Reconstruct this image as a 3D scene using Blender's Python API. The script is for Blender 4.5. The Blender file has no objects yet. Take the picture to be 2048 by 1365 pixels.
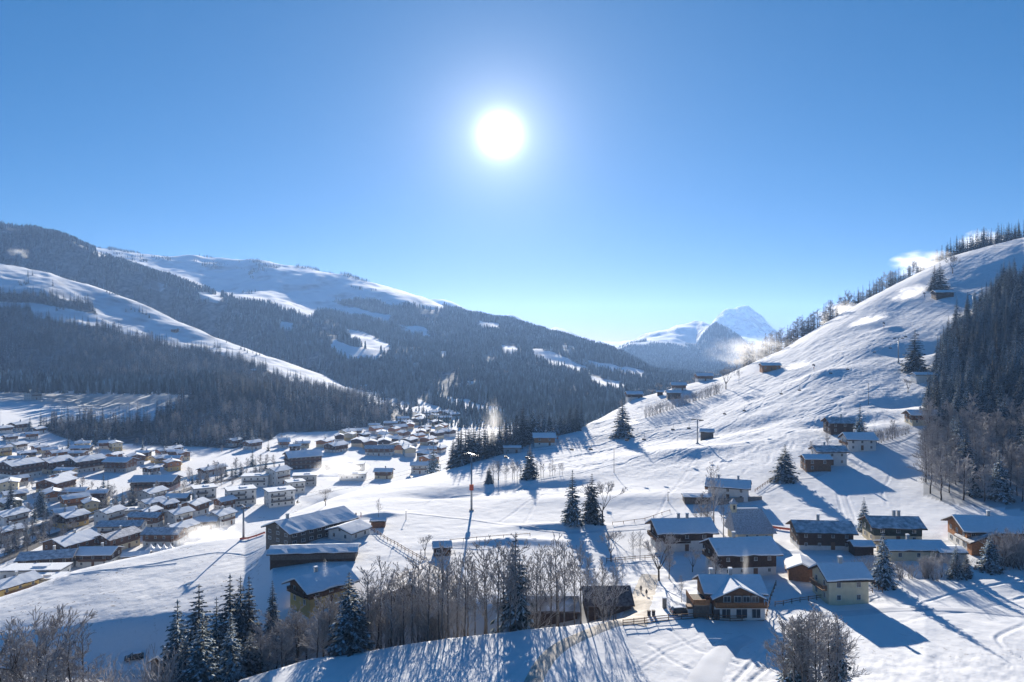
import bpy, math, random
import numpy as np
from mathutils import Vector, Matrix

# ---------------------------------------------------------------- frame, camera, sky, sun
F, CX, CY, H = 1462.0, 1024.0, 682.5, 100.0     # focal length and centre in photograph pixels, height of the drone
scene = bpy.context.scene
COL = scene.collection
rnd = random.Random(7)
cam = bpy.data.cameras.new('camera'); camo = bpy.data.objects.new('camera', cam); COL.objects.link(camo)
camo.location = (0, 0, H); camo.rotation_euler = (math.pi/2, 0, 0)
cam.sensor_width = 36; cam.lens = 36*F/2048; cam.clip_start = 1; cam.clip_end = 40000
scene.camera = camo

SUN = Vector(((1000-CX)/F, 1.0, (CY-270)/F)).normalized()
EL = math.asin(SUN.z); AZ = math.atan2(SUN.x, SUN.y)
world = bpy.data.worlds.new('World'); scene.world = world; world.use_nodes = True
nt = world.node_tree; nt.nodes.clear()
def wn(t, **k):
    n = nt.nodes.new(t)
    for a, b in k.items(): setattr(n, a, b)
    return n
def wm(op, a, b=None):
    n = wn('ShaderNodeMath', operation=op)
    for i, v in enumerate((a, b)):
        if v is None: continue
        if isinstance(v, (int, float)): n.inputs[i].default_value = v
        else: nt.links.new(v, n.inputs[i])
    return n.outputs[0]
sky = wn('ShaderNodeTexSky', sky_type='NISHITA'); sky.sun_disc = False
sky.sun_elevation = EL; sky.sun_rotation = AZ
sky.altitude = 900; sky.air_density = 0.9; sky.dust_density = 0.1; sky.ozone_density = 4.0
sep = wn('ShaderNodeSeparateColor'); cmb = wn('ShaderNodeCombineColor'); nt.links.new(sky.outputs[0], sep.inputs[0])
for k, (gam, mul) in enumerate(((1.45, 0.098), (0.70, 0.575), (0.66, 1.02))):      # deep winter blue, softer towards the horizon
    nt.links.new(wm('MULTIPLY', wm('POWER', sep.outputs[k], gam), mul), cmb.inputs[k])
bg = wn('ShaderNodeBackground'); bg.inputs[1].default_value = 0.066; nt.links.new(cmb.outputs[0], bg.inputs[0])
# the sun itself with its aureole, by angle from the sun's direction
tc = wn('ShaderNodeTexCoord'); dp = wn('ShaderNodeVectorMath', operation='DOT_PRODUCT'); dp.inputs[1].default_value = SUN
nrm = wn('ShaderNodeVectorMath', operation='NORMALIZE'); nt.links.new(tc.outputs['Generated'], nrm.inputs[0]); nt.links.new(nrm.outputs[0], dp.inputs[0])
th = wm('MULTIPLY', wm('ARCCOSINE', wm('MINIMUM', dp.outputs['Value'], 0.9999999)), 180/math.pi)
core = wm('MULTIPLY', wm('EXPONENT', wm('MULTIPLY', wm('POWER', wm('DIVIDE', th, 1.2), 2.0), -1.0)), 1.0)
halo = wm('MULTIPLY', wm('EXPONENT', wm('DIVIDE', th, -2.2)), 0.42)
wide = wm('MULTIPLY', wm('EXPONENT', wm('DIVIDE', th, -9.0)), 0.09)
bg2 = wn('ShaderNodeBackground'); bg2.inputs[0].default_value = (1, 0.985, 0.96, 1)
nt.links.new(wm('ADD', wm('ADD', core, halo), wide), bg2.inputs[1])
ads = wn('ShaderNodeAddShader'); nt.links.new(bg.outputs[0], ads.inputs[0]); nt.links.new(bg2.outputs[0], ads.inputs[1])
wo = wn('ShaderNodeOutputWorld'); nt.links.new(ads.outputs[0], wo.inputs[0])

sun = bpy.data.lights.new('sun', 'SUN'); sun.energy = 5.0; sun.angle = math.radians(0.53); sun.color = (1, 0.91, 0.79)
suno = bpy.data.objects.new('sun', sun); COL.objects.link(suno); suno.location = SUN*900
suno.rotation_euler = SUN.to_track_quat('Z', 'Y').to_euler()
vs = scene.view_settings
scene.display_settings.display_device = 'sRGB'
vs.view_transform = 'Standard'; vs.look = 'None'; vs.gamma = 1; vs.exposure = 1.28; vs.use_curve_mapping = False
cy = scene.cycles
cy.use_denoising = True; cy.max_bounces = 5; cy.diffuse_bounces = 2; cy.glossy_bounces = 2; cy.transmission_bounces = 2
cy.volume_bounces = 2; cy.transparent_max_bounces = 8; cy.caustics_reflective = False; cy.caustics_refractive = False
cy.use_adaptive_sampling = True; cy.adaptive_threshold = 0.02

# ---------------------------------------------------------------- materials
MATS = {}
def mat(name, col, rough=0.7, var=0.15, scale=3.0, bump=0.0, spec=0.3, col2=None, stripes=None, metal=0.0):
    if name in MATS: return MATS[name]
    m = bpy.data.materials.new(name); m.use_nodes = True; n = m.node_tree.nodes; l = m.node_tree.links
    b = n['Principled BSDF']; b.inputs['Roughness'].default_value = rough; b.inputs['Specular IOR Level'].default_value = spec
    b.inputs['Metallic'].default_value = metal
    t = n.new('ShaderNodeTexCoord'); no = n.new('ShaderNodeTexNoise'); no.inputs['Scale'].default_value = scale; no.inputs['Detail'].default_value = 5
    l.new(t.outputs['Object'], no.inputs['Vector'])
    rp = n.new('ShaderNodeValToRGB'); e = rp.color_ramp.elements
    c1 = [max(0, c*(1-var)) for c in col]; c2 = col2 or [min(1, c*(1+var)) for c in col]
    e[0].position = 0.32; e[0].color = (*c1, 1); e[1].position = 0.68; e[1].color = (*c2, 1)
    l.new(no.outputs['Fac'], rp.inputs[0]); out = rp.outputs[0]
    if stripes:                       # boards or seams: (axis, per metre, darkness)
        ax, per, dark = stripes
        w = n.new('ShaderNodeTexWave'); w.bands_direction = ax; w.inputs['Scale'].default_value = per; w.inputs['Distortion'].default_value = 0.4
        l.new(t.outputs['Object'], w.inputs['Vector'])
        r2 = n.new('ShaderNodeValToRGB'); r2.color_ramp.elements[0].color = (dark,)*3+(1,); r2.color_ramp.elements[1].position = 0.3
        l.new(w.outputs['Fac'], r2.inputs[0])
        mx = n.new('ShaderNodeMix'); mx.data_type = 'RGBA'; mx.blend_type = 'MULTIPLY'; mx.inputs['Factor'].default_value = 1
        l.new(out, mx.inputs['A']); l.new(r2.outputs[0], mx.inputs['B']); out = mx.outputs['Result']
    l.new(out, b.inputs['Base Color'])
    if bump:
        bp = n.new('ShaderNodeBump'); bp.inputs['Strength'].default_value = bump; bp.inputs['Distance'].default_value = 0.1
        l.new(no.outputs['Fac'], bp.inputs['Height']); l.new(bp.outputs[0], b.inputs['Normal'])
    MATS[name] = m; return m
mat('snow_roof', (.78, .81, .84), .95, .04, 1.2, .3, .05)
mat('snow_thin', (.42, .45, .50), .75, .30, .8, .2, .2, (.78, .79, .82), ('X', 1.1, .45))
mat('snow_patchy', (.22, .20, .19), .8, .3, .35, .2, .2, (.78, .79, .82))
mat('timber_dark', (.070, .040, .027), .75, .35, 2.5, .2, .2, None, ('Z', 2.2, .6))
mat('timber_brown', (.18, .092, .048), .72, .3, 2.5, .2, .2, None, ('Z', 2.2, .6))
mat('timber_orange', (.38, .16, .058), .7, .25, 2.5, .2, .2, None, ('Z', 2.2, .65))
mat('timber_grey', (.135, .112, .092), .8, .3, 2.0, .2, .2, None, ('X', 2.5, .6))
mat('timber_green', (.030, .050, .042), .75, .3, 2.0, .2, .2, None, ('Z', 2.2, .6))
mat('plaster_white', (.62, .61, .58), .85, .07, 1.0, .05)
mat('plaster_cream', (.62, .53, .36), .85, .08, 1.0, .05)
mat('plaster_ochre', (.52, .36, .13), .85, .1, 1.0, .05)
mat('plaster_grey', (.36, .37, .37), .85, .1, 1.0, .05)
mat('plaster_pink', (.50, .30, .24), .85, .1, 1.0, .05)
mat('stone', (.22, .20, .18), .9, .35, 4.0, .5)
mat('shingle', (.36, .37, .40), .85, .2, 3.0, .3, .1, (.60, .62, .66), ('Z', 3.0, .85))
mat('roof_brown', (.075, .045, .038), .8, .4, 1.5, .2, .2, (.22, .18, .17))
mat('metal', (.30, .31, .32), .45, .1, 2.0, 0, .5, None, None, .6)
mat('metal_dark', (.05, .05, .055), .5, .2, 3.0, 0, .4)
mat('glass', (.02, .028, .036), .08, .1, 2.0, 0, .6)
mat('frame_white', (.62, .62, .60), .6, .05)
mat('shutter', (.05, .09, .06), .7, .2)
mat('net_orange', (.50, .09, .04), .8, .2, 6.0)
mat('cable', (.03, .03, .033), 1.0, .1, 2.0, 0, 0.0)
mat('car_black', (.012, .013, .015), .25, .2, 2.0, 0, .6)
mat('tyre', (.015, .015, .015), .9, .1)
mat('lamp_red', (.35, .02, .015), .3, .1)
mat('cloth_dark', (.02, .02, .028), .9, .3, 8.0)
mat('cloth_red', (.25, .02, .03), .9, .3, 8.0)
mat('skin', (.45, .28, .21), .7, .1)
mat('tent', (.74, .74, .75), .8, .05)
mat('road_tan', (.50, .46, .40), .9, .22, .6, .15, .2)
mat('road_grey', (.64, .66, .69), .9, .08, .25, .15, .2)
mat('asphalt', (.09, .09, .095), .9, .2, .2, .1)
mat('water', (.02, .035, .04), .15, .2, .3, .2, .5)

def attr_mat(name, c_lo, c_hi, attr, rough=.8, nscale=6.0, spec=.2, var=.3, trans=0.0, patchy=False):
    m = bpy.data.materials.new(name); m.use_nodes = True; n = m.node_tree.nodes; l = m.node_tree.links
    b = n['Principled BSDF']; b.inputs['Roughness'].default_value = rough; b.inputs['Specular IOR Level'].default_value = spec
    a = n.new('ShaderNodeAttribute'); a.attribute_name = attr
    oi = n.new('ShaderNodeObjectInfo')
    mx = n.new('ShaderNodeMix'); mx.data_type = 'RGBA'; mx.inputs['A'].default_value = (*c_lo, 1); mx.inputs['B'].default_value = (*c_hi, 1)
    if patchy:                         # frostier and barer belts of wood, by where each tree stands
        pn = n.new('ShaderNodeTexNoise'); pn.inputs['Scale'].default_value = .011; pn.inputs['Detail'].default_value = 4; l.new(oi.outputs['Location'], pn.inputs['Vector'])
        pr = n.new('ShaderNodeMapRange'); pr.inputs['From Min'].default_value = .36; pr.inputs['From Max'].default_value = .64; pr.inputs['To Min'].default_value = .42; pr.inputs['To Max'].default_value = 1.5; l.new(pn.outputs['Fac'], pr.inputs['Value'])
        pm_ = n.new('ShaderNodeMath'); pm_.operation = 'MULTIPLY'; pm_.use_clamp = True; l.new(a.outputs['Fac'], pm_.inputs[0]); l.new(pr.outputs[0], pm_.inputs[1]); l.new(pm_.outputs[0], mx.inputs['Factor'])
    else: l.new(a.outputs['Fac'], mx.inputs['Factor'])
    h = n.new('ShaderNodeHueSaturation'); mr = n.new('ShaderNodeMapRange'); mr.inputs['To Min'].default_value = 1-var; mr.inputs['To Max'].default_value = 1+var
    l.new(oi.outputs['Random'], mr.inputs['Value']); l.new(mr.outputs[0], h.inputs['Value']); l.new(mx.outputs['Result'], h.inputs['Color'])
    l.new(h.outputs[0], b.inputs['Base Color'])
    if trans:
        tr = n.new('ShaderNodeBsdfTranslucent'); l.new(h.outputs[0], tr.inputs[0]); ms = n.new('ShaderNodeMixShader'); ms.inputs[0].default_value = trans
        l.new(b.outputs[0], ms.inputs[1]); l.new(tr.outputs[0], ms.inputs[2]); l.new(ms.outputs[0], n['Material Output'].inputs[0])
    MATS[name] = m; return m
attr_mat('needles', (.013, .034, .032), (.58, .70, .80), 'snow', trans=.1, var=.45, patchy=True)
attr_mat('twigs', (.22, .20, .195), (.82, .82, .84), 'snow', var=.18, trans=.4)
attr_mat('bark', (.060, .045, .036), (.40, .39, .38), 'snow', var=.2)

def ground_mat(name, mogul=0.0):
    m = bpy.data.materials.new(name); m.use_nodes = True; n = m.node_tree.nodes; l = m.node_tree.links
    b = n['Principled BSDF']; b.inputs['Roughness'].default_value = .95; b.inputs['Specular IOR Level'].default_value = .04
    g = n.new('ShaderNodeNewGeometry')
    def noise(sc, det=4, stretch=None):
        v = g.outputs['Position']
        if stretch:
            mp = n.new('ShaderNodeMapping'); mp.inputs['Scale'].default_value = stretch[:3]; mp.inputs['Rotation'].default_value = (0, 0, stretch[3]); l.new(v, mp.inputs['Vector']); v = mp.outputs[0]
        t = n.new('ShaderNodeTexNoise'); t.inputs['Scale'].default_value = sc; t.inputs['Detail'].default_value = det; l.new(v, t.inputs['Vector']); return t.outputs['Fac']
    def ramp(v, p0, c0, p1, c1):
        r = n.new('ShaderNodeValToRGB'); e = r.color_ramp.elements; e[0].position = p0; e[0].color = (*c0, 1); e[1].position = p1; e[1].color = (*c1, 1); l.new(v, r.inputs[0]); return r.outputs[0]
    def mix(f, a, c, mode='MIX'):
        x = n.new('ShaderNodeMix'); x.data_type = 'RGBA'; x.blend_type = mode
        if isinstance(f, float): x.inputs['Factor'].default_value = f
        else: l.new(f, x.inputs['Factor'])
        for s, v in (('A', a), ('B', c)):
            if isinstance(v, tuple): x.inputs[s].default_value = (*v, 1)
            else: l.new(v, x.inputs[s])
        return x.outputs['Result']
    def math_(op, a, c):
        x = n.new('ShaderNodeMath'); x.operation = op
        for i, v in enumerate((a, c)):
            if isinstance(v, (int, float)): x.inputs[i].default_value = v
            else: l.new(v, x.inputs[i])
        return x.outputs[0]
    snow = ramp(noise(.02, 6), .3, (.74, .755, .775), .7, (.80, .81, .82))
    # dead grassy tufts poking through on meadows; on the village floor the specks paint garden shade
    ag = n.new('ShaderNodeAttribute'); ag.attribute_name = 'grass_shade'
    tuft_shade = math_('MULTIPLY', ramp(noise(.9, 6), .60, (0, 0, 0), .68, (1, 1, 1)), ramp(noise(.07, 3), .42, (0, 0, 0), .62, (1, 1, 1)))
    snow = mix(math_('MULTIPLY', tuft_shade, ag.outputs['Fac']), snow, (.23, .20, .17))
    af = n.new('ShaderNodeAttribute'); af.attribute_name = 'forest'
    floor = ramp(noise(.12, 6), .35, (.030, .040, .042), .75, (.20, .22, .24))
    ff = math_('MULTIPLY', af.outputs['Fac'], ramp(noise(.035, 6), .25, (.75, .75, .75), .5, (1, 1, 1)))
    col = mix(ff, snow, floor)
    if not mogul:
        sp = n.new('ShaderNodeSeparateXYZ'); l.new(g.outputs['Normal'], sp.inputs[0])
        rock = math_('MULTIPLY', ramp(sp.outputs[2], .84, (1, 1, 1), .955, (0, 0, 0)), ramp(noise(.012, 8), .42, (0, 0, 0), .56, (1, 1, 1)))
        rock = math_('MULTIPLY', rock, math_('SUBTRACT', 1.0, af.outputs['Fac']))
        col = mix(rock, col, (.10, .11, .13))
    l.new(col, b.inputs['Base Color'])
    h = math_('ADD', math_('MULTIPLY', noise(.35, 5), .6), math_('MULTIPLY', noise(2.2, 4), .12))
    if mogul:
        am = n.new('ShaderNodeAttribute'); am.attribute_name = 'piste'
        h = math_('ADD', h, math_('MULTIPLY', math_('ADD', noise(.42, 5, (1, .16, .5, .65)), math_('MULTIPLY', noise(.55, 4, (1, .5, 1, -.4)), .5)), math_('MULTIPLY', am.outputs['Fac'], mogul)))
    bp = n.new('ShaderNodeBump'); bp.inputs['Strength'].default_value = .55; bp.inputs['Distance'].default_value = .5
    l.new(h, bp.inputs['Height']); l.new(bp.outputs[0], b.inputs['Normal'])
    MATS[name] = m; return m
ground_mat('snow_ground', 2.4); ground_mat('mountain_ground')

# ---------------------------------------------------------------- mesh helpers
class MB:
    def __init__(s): s.v = []; s.f = []; s.m = []; s.a = []
    def vert(s, p, a=0.0): s.v.append(tuple(p)); s.a.append(a); return len(s.v)-1
    def face(s, idx, m=0): s.f.append(tuple(idx)); s.m.append(m)
    def poly(s, pts, m=0, a=0.0): s.face([s.vert(p, a) for p in pts], m)
    def box(s, c, d, m=0, rz=0.0, M=None):
        hx, hy, hz = d[0]/2, d[1]/2, d[2]/2; cs, sn = math.cos(rz), math.sin(rz); ids = []
        for z in (-hz, hz):
            for x, y in ((-hx, -hy), (hx, -hy), (hx, hy), (-hx, hy)):
                p = (c[0]+x*cs-y*sn, c[1]+x*sn+y*cs, c[2]+z)
                if M: p = M @ Vector(p)
                ids.append(s.vert(p))
        for q in ((3, 2, 1, 0), (4, 5, 6, 7), (0, 1, 5, 4), (1, 2, 6, 5), (2, 3, 7, 6), (3, 0, 4, 7)): s.face([ids[i] for i in q], m)
    def prism(s, prof, axis, t0, t1, m=0):     # prof: 2-D outline; axis 'x': (y,z) outline swept along x; 'y': (x,z) along y; 'z': (x,y) along z
        def P(t, u, w): return {'x': (t, u, w), 'y': (u, t, w), 'z': (u, w, t)}[axis]
        a = [s.vert(P(t0, *p)) for p in prof]; b = [s.vert(P(t1, *p)) for p in prof]; n = len(prof)
        s.face(a, m); s.face(b[::-1], m)
        for i in range(n): s.face((a[i], b[i], b[(i+1) % n], a[(i+1) % n]), m)
    def tube(s, p0, p1, r0, r1, n=6, m=0, a0=0.0, a1=0.0, cap=False):
        p0, p1 = Vector(p0), Vector(p1); d = (p1-p0)
        if d.length < 1e-6: return
        d.normalize(); u = d.orthogonal().normalized(); w = d.cross(u)
        A = []; B = []
        for i in range(n):
            t = 2*math.pi*i/n; o = u*math.cos(t)+w*math.sin(t)
            A.append(s.vert(p0+o*r0, a0)); B.append(s.vert(p1+o*r1, a1))
        for i in range(n): s.face((A[i], A[(i+1) % n], B[(i+1) % n], B[i]), m)
        if cap: s.face(A[::-1], m); s.face(B, m)
    def mesh(s, name, mats, smooth=False, attr=None):
        me = bpy.data.meshes.new(name); me.from_pydata(s.v, [], s.f)
        for mm in mats: me.materials.append(MATS[mm])
        if len(mats) > 1: me.polygons.foreach_set('material_index', s.m)
        if smooth: me.polygons.foreach_set('use_smooth', [True]*len(s.f))
        if attr:
            at = me.attributes.new(attr, 'FLOAT', 'POINT'); at.data.foreach_set('value', s.a)
        return me
def obj(name, me, parent=None, loc=(0, 0, 0), rz=0.0, scale=None):
    o = bpy.data.objects.new(name, me); COL.objects.link(o); o.location = loc; o.rotation_euler = (0, 0, rz)
    if scale: o.scale = scale
    if parent: o.parent = parent
    return o
def tag(o, label, cat, group=None):
    o['label'] = label; o['category'] = cat
    if group: o['group'] = group
    return o
def thing(name, label, cat, loc, rz=0.0, group=None): return tag(obj(name, None, None, loc, rz), label, cat, group)
MESH = {}
def shared(key, fn):
    if key not in MESH: MESH[key] = fn()
    return MESH[key]

# ---------------------------------------------------------------- terrain
_g = np.random.RandomState(11); _T = _g.rand(256, 256)
def vnoise(x, y):
    xi = np.floor(x).astype(int); yi = np.floor(y).astype(int); fx = x-xi; fy = y-yi
    fx = fx*fx*(3-2*fx); fy = fy*fy*(3-2*fy); a = xi & 255; b = yi & 255; a1 = (a+1) & 255; b1 = (b+1) & 255
    return (_T[a, b]*(1-fx)*(1-fy)+_T[a1, b]*fx*(1-fy)+_T[a, b1]*(1-fx)*fy+_T[a1, b1]*fx*fy)*2-1
def fbm(x, y, o=4):
    s = 0; a = 1.0
    for k in range(o): s = s+a*vnoise(x*2**k+17*k, y*2**k+31*k); a *= .5
    return s
def pp(px, py, Y): return (px, Y, H-(py-CY)/F*Y)
class Loft:
    """ground surface through break lines; each line is a list of (px, Y, z) along the picture's width"""
    def __init__(s, lines, detail): s.lines = [np.array(sorted(l), float) for l in lines]; s.detail = detail
    def knots(s, px):
        Y = np.stack([np.interp(px, l[:, 0], l[:, 1]) for l in s.lines], -1); Z = np.stack([np.interp(px, l[:, 0], l[:, 2]) for l in s.lines], -1)
        for k in range(1, Y.shape[-1]): Y[..., k] = np.maximum(Y[..., k], Y[..., k-1]+4)
        h = np.diff(Y, axis=-1); d = np.diff(Z, axis=-1)/h
        m = np.zeros_like(Z); dl, dr = d[..., :-1], d[..., 1:]
        w1 = 2*h[..., 1:]+h[..., :-1]; w2 = h[..., 1:]+2*h[..., :-1]
        with np.errstate(divide='ignore', invalid='ignore'): mm = (w1+w2)/(w1/dl+w2/dr)
        m[..., 1:-1] = np.where(dl*dr > 0, mm, 0); m[..., 0] = d[..., 0]; m[..., -1] = d[..., -1]
        return Y, Z, m
    def ev(s, Yk, Zk, m, Y):
        K = Yk.shape[-1]; k = np.clip((Y[..., None] >= Yk).sum(-1)-1, 0, K-2)
        g = lambda A, i: np.take_along_axis(A, i[..., None], -1)[..., 0]
        y0, y1, z0, z1, m0, m1 = g(Yk, k), g(Yk, k+1), g(Zk, k), g(Zk, k+1), g(m, k), g(m, k+1)
        h = y1-y0; t = np.clip((Y-y0)/h, 0, 1)
        return z0*(2*t**3-3*t**2+1)+h*m0*(t**3-2*t**2+t)+z1*(3*t**2-2*t**3)+h*m1*(t**3-t**2)
    def z(s, X, Y):
        X = np.asarray(X, float); Y = np.asarray(Y, float); px = X/Y*F+CX
        return s.ev(*s.knots(px), Y)+s.detail(X, Y)
    def hit(s, px, py):
        """the first ground point seen through a pixel"""
        Y0, Y1 = s.lines[0][:, 1].min(), s.lines[-1][:, 1].max()
        Y = np.exp(np.linspace(math.log(max(Y0, 40)), math.log(Y1), 3000)); X = (px-CX)/F*Y
        q = CY+(H-s.z(X, Y))*F/Y; i = int(np.argmax(q <= py))
        if q[i] > py: i = int(np.argmin(q))
        return Vector((X[i], Y[i], float(s.z(X[i:i+1], Y[i:i+1])[0])))
    def at(s, px, Y):
        X = (px-CX)/F*Y; return Vector((X, Y, float(s.z(np.array([X]), np.array([Y]))[0])))
    def build(s, name, label, pxs, sub, material, attrs=None, post=None):
        pxs = np.asarray(pxs, float); Yk, Zk, m = s.knots(pxs); rows = []
        K = Yk.shape[1]
        for k in range(K-1):
            for t in np.linspace(0, 1, sub[k], endpoint=False): rows.append(np.exp(np.log(Yk[:, k])*(1-t)+np.log(Yk[:, k+1])*t))
        rows.append(Yk[:, -1]); Y = np.stack(rows); R, C = Y.shape
        X = (pxs[None, :]-CX)/F*Y; PX = np.broadcast_to(pxs[None, :], Y.shape)
        Z = s.ev(np.broadcast_to(Yk, (R,)+Yk.shape), np.broadcast_to(Zk, (R,)+Zk.shape), np.broadcast_to(m, (R,)+m.shape), Y)+s.detail(X, Y)
        if post: Z = Z+post(X, Y)
        Z = np.clip(Z, -62, 565)
        me = bpy.data.meshes.new(name); nv = R*C
        me.vertices.add(nv); me.vertices.foreach_set('co', np.stack([X, Y, Z], -1).reshape(-1).astype(np.float32))
        i = np.arange(nv).reshape(R, C); q = np.stack([i[:-1, :-1], i[:-1, 1:], i[1:, 1:], i[1:, :-1]], -1).reshape(-1)
        nf = (R-1)*(C-1); me.loops.add(nf*4); me.loops.foreach_set('vertex_index', q.astype(np.int32))
        me.polygons.add(nf); me.polygons.foreach_set('loop_start', np.arange(0, nf*4, 4, dtype=np.int32)); me.polygons.foreach_set('loop_total', np.full(nf, 4, np.int32))
        me.polygons.foreach_set('use_smooth', np.ones(nf, bool)); me.update(calc_edges=True)
        PY = CY+(H-Z)*F/Y
        for an, fn in (attrs or {}).items():
            a = me.attributes.new(an, 'FLOAT', 'POINT'); a.data.foreach_set('value', np.asarray(fn(PX, PY, X, Y), np.float32).reshape(-1))
        me.materials.append(MATS[material])
        o = obj(name, me); o['kind'] = 'structure'; o['label'] = label; return o
def inpoly(px, py, poly):
    px = np.asarray(px, float); py = np.asarray(py, float); r = np.zeros(px.shape, bool); n = len(poly)
    for i in range(n):
        x0, y0 = poly[i]; x1, y1 = poly[(i+1) % n]
        if y0 == y1: continue
        c = (y0 > py) != (y1 > py); r ^= c & (px < (x1-x0)*(py-y0)/(y1-y0)+x0)
    return r
def inany(px, py, polys):
    r = np.zeros(np.shape(px), bool)
    for p in polys: r |= inpoly(px, py, p)
    return r
# ---- the near hill: foreground field, gully, hamlet terrace and ski slope up to its crest
CREST = [pp(-600, 1290, 206), pp(0, 1200, 216), pp(60, 1180, 220), pp(140, 1150, 228), pp(200, 1135, 233), pp(300, 1112, 242), pp(380, 1092, 250), pp(490, 1075, 258),
         pp(545, 1045, 272), pp(640, 1005, 300), pp(740, 975, 330), pp(830, 955, 350), pp(900, 940, 368), pp(1000, 905, 392), pp(1150, 868, 430), pp(1200, 838, 485),
         pp(1270, 800, 540), pp(1340, 780, 560), pp(1440, 755, 590), pp(1500, 728, 615), pp(1560, 700, 640), pp(1700, 620, 700), pp(1850, 540, 780), pp(1900, 515, 800),
         pp(2048, 478, 830), (2700, 900, 397)]
N4 = [pp(-600, 1284, 194), pp(0, 1270, 193), pp(200, 1242, 194), pp(350, 1221, 195), pp(480, 1208, 196), (545, 196, 37.8), (620, 196, 39), (900, 198, 39.5), (1300, 200, 40.5), (1500, 204, 41.5), (2048, 212, 43.5), (2700, 212, 50)]
def frac(t, zs):
    c = np.array(CREST); n = np.array(sorted(N4)); out = []
    for px, z in zs:
        y0 = np.interp(px, n[:, 0], n[:, 1]); y1 = np.interp(px, c[:, 0], c[:, 1]); z0 = np.interp(px, n[:, 0], n[:, 2]); z1 = np.interp(px, c[:, 0], c[:, 2])
        out.append((px, y0+(y1-y0)*t, z0+(z1-z0)*t+0.4 if z is None else z))
    return out
near_lines = [
    [(-2500, 45, 20), (350, 45, 22), (480, 45, 33), (900, 45, 42.5), (1300, 45, 43), (2048, 45, 44), (4500, 45, 46)],
    [(-2500, 104, 20.2), (350, 104, 21.8), (480, 104, 34), (900, 104, 42.8), (1300, 104, 42.7), (2048, 104, 43), (4500, 104, 45)],
    [(-600, 140, 20.5), (350, 140, 21.5), pp(480, 1368, 138), pp(620, 1325, 140), pp(760, 1305, 141), pp(900, 1280, 141), pp(1060, 1262, 142), pp(1230, 1245, 146), pp(1300, 1243, 149), pp(1500, 1243, 151),
     pp(1700, 1222, 160), pp(1850, 1215, 160), pp(2048, 1195, 168), (2700, 168, 43)],
    [(-600, 160, 20), (350, 160, 20.5), (480, 158, 24), (620, 158, 29), (760, 157, 31), (900, 157, 32), (1060, 157, 34), (1230, 159, 39.5), (1300, 162, 42), (1500, 163, 42), (1700, 172, 41.3), (2048, 180, 42), (2700, 180, 45)],
    [(-600, 179, 19), (0, 180, 19.6), (200, 181, 20.2), (350, 180, 21), (480, 178, 27.5), (545, 177, 33.5), (620, 176, 36.5), (760, 176, 37.5), (900, 176, 38), (1060, 176, 38.5), (1230, 178, 40), (1500, 182, 41.6), (2048, 195, 42.5), (2700, 195, 48)],
    N4,
    frac(.33, [(-600, None), (0, None), (200, None), (350, None), (490, None), (545, 37.5), (640, 39.5), (900, 40.5), (1000, 41), (1200, 42), (1400, 46.5), (1600, 57), (1800, 66), (2048, 82), (2700, 130)]),
    frac(.66, [(-600, None), (0, None), (200, None), (350, None), (490, None), (545, 35), (640, 37.5), (900, 40), (1000, 41), (1200, 44), (1400, 53.5), (1600, 79), (1800, 112), (2048, 150), (2700, 250)]),
    CREST,
    [(p, y+(30 if p < 600 else 38 if p < 1200 else 80), z-(15 if p < 600 else 14 if p < 1200 else 26)) for p, y, z in CREST],
    [(p, y+(110 if p < 600 else 120 if p < 1200 else 260), min(-6, z-60) if p < 1450 else (max(z-150, -50) if p < 2300 else 60)) for p, y, z in CREST]]
# knolls and hollows of the slope: (px, py, radius across, radius deep, height)
BUMPS = []
def near_detail(X, Y):
    px = X/Y*F+CX
    sl = np.clip((px-900)/250, 0, 1)*np.clip((Y-265)/60, 0, 1)              # the pisted slope
    z = .30*fbm(X/22, Y/22, 3)+.05*fbm(X/2.6, Y/2.6, 2)
    u = X*.80+Y*.60; v = -X*.60+Y*.80                                        # runs fall to the left and towards the camera
    z = z+sl*(1.1*vnoise(u/75+5, v/34)+.22*vnoise(u/40, v/12+3)+.09*vnoise(u/16, v/4.2))
    w = np.clip((px-1380)/120, 0, 1)*np.clip((Y-330)/60, 0, 1)*np.clip((720-Y)/100, 0, 1)
    z = z+w*np.clip(vnoise(X/55+4, Y/80)*1.6+.35, .06, 1)*(.14*vnoise(X/3.2, Y/4.4)+.15*vnoise(u/9+7, v/2.8))+sl*.08*vnoise(u/30, v/2.6)
    z = z+np.clip((px-1250)/250, 0, 1)*np.clip((141-Y)/8, 0, 1)*(.07*vnoise(X/1.1, Y/1.3)+.05*vnoise(X/.6+3, Y/.7))
    z = z+np.clip((px-1240)/40, 0, 1)*np.clip((1830-px)/40, 0, 1)*np.clip((Y-146)/6, 0, 1)*np.clip((218-Y)/8, 0, 1)*.16*vnoise(X/2.6, Y/2.2)
    for bx, by, rx, ry, h in BUMPS: z = z+h*np.exp(-((X-bx)/rx)**2-((Y-by)/ry)**2)
    return z
near = Loft(near_lines, near_detail)
for px, py, rx, ry, h in ((1645, 752, 13, 10, 3.6), (1600, 770, 14, 12, 1.5), (1775, 660, 10, 8, 2.2), (900, 985, 17, 7, -3.2), (1010, 975, 22, 6, -2.0), (1130, 968, 12, 5, -1.5), (1480, 852, 40, 14, -3.0), (1680, 842, 22, 9, -3.0),
                          (1400, 905, 26, 9, 2.2), (1960, 640, 24, 18, 5), (1230, 1000, 30, 9, 1.5), (760, 1032, 7, 2.5, 1.2), (1110, 1055, 13, 3, 1.4), (1010, 1085, 18, 3, 1.2), (1840, 700, 22, 12, -4), (1850, 800, 30, 10, -3)):
    p = near.hit(px, py); BUMPS.append((p.x, p.y, rx, ry, h))

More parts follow.
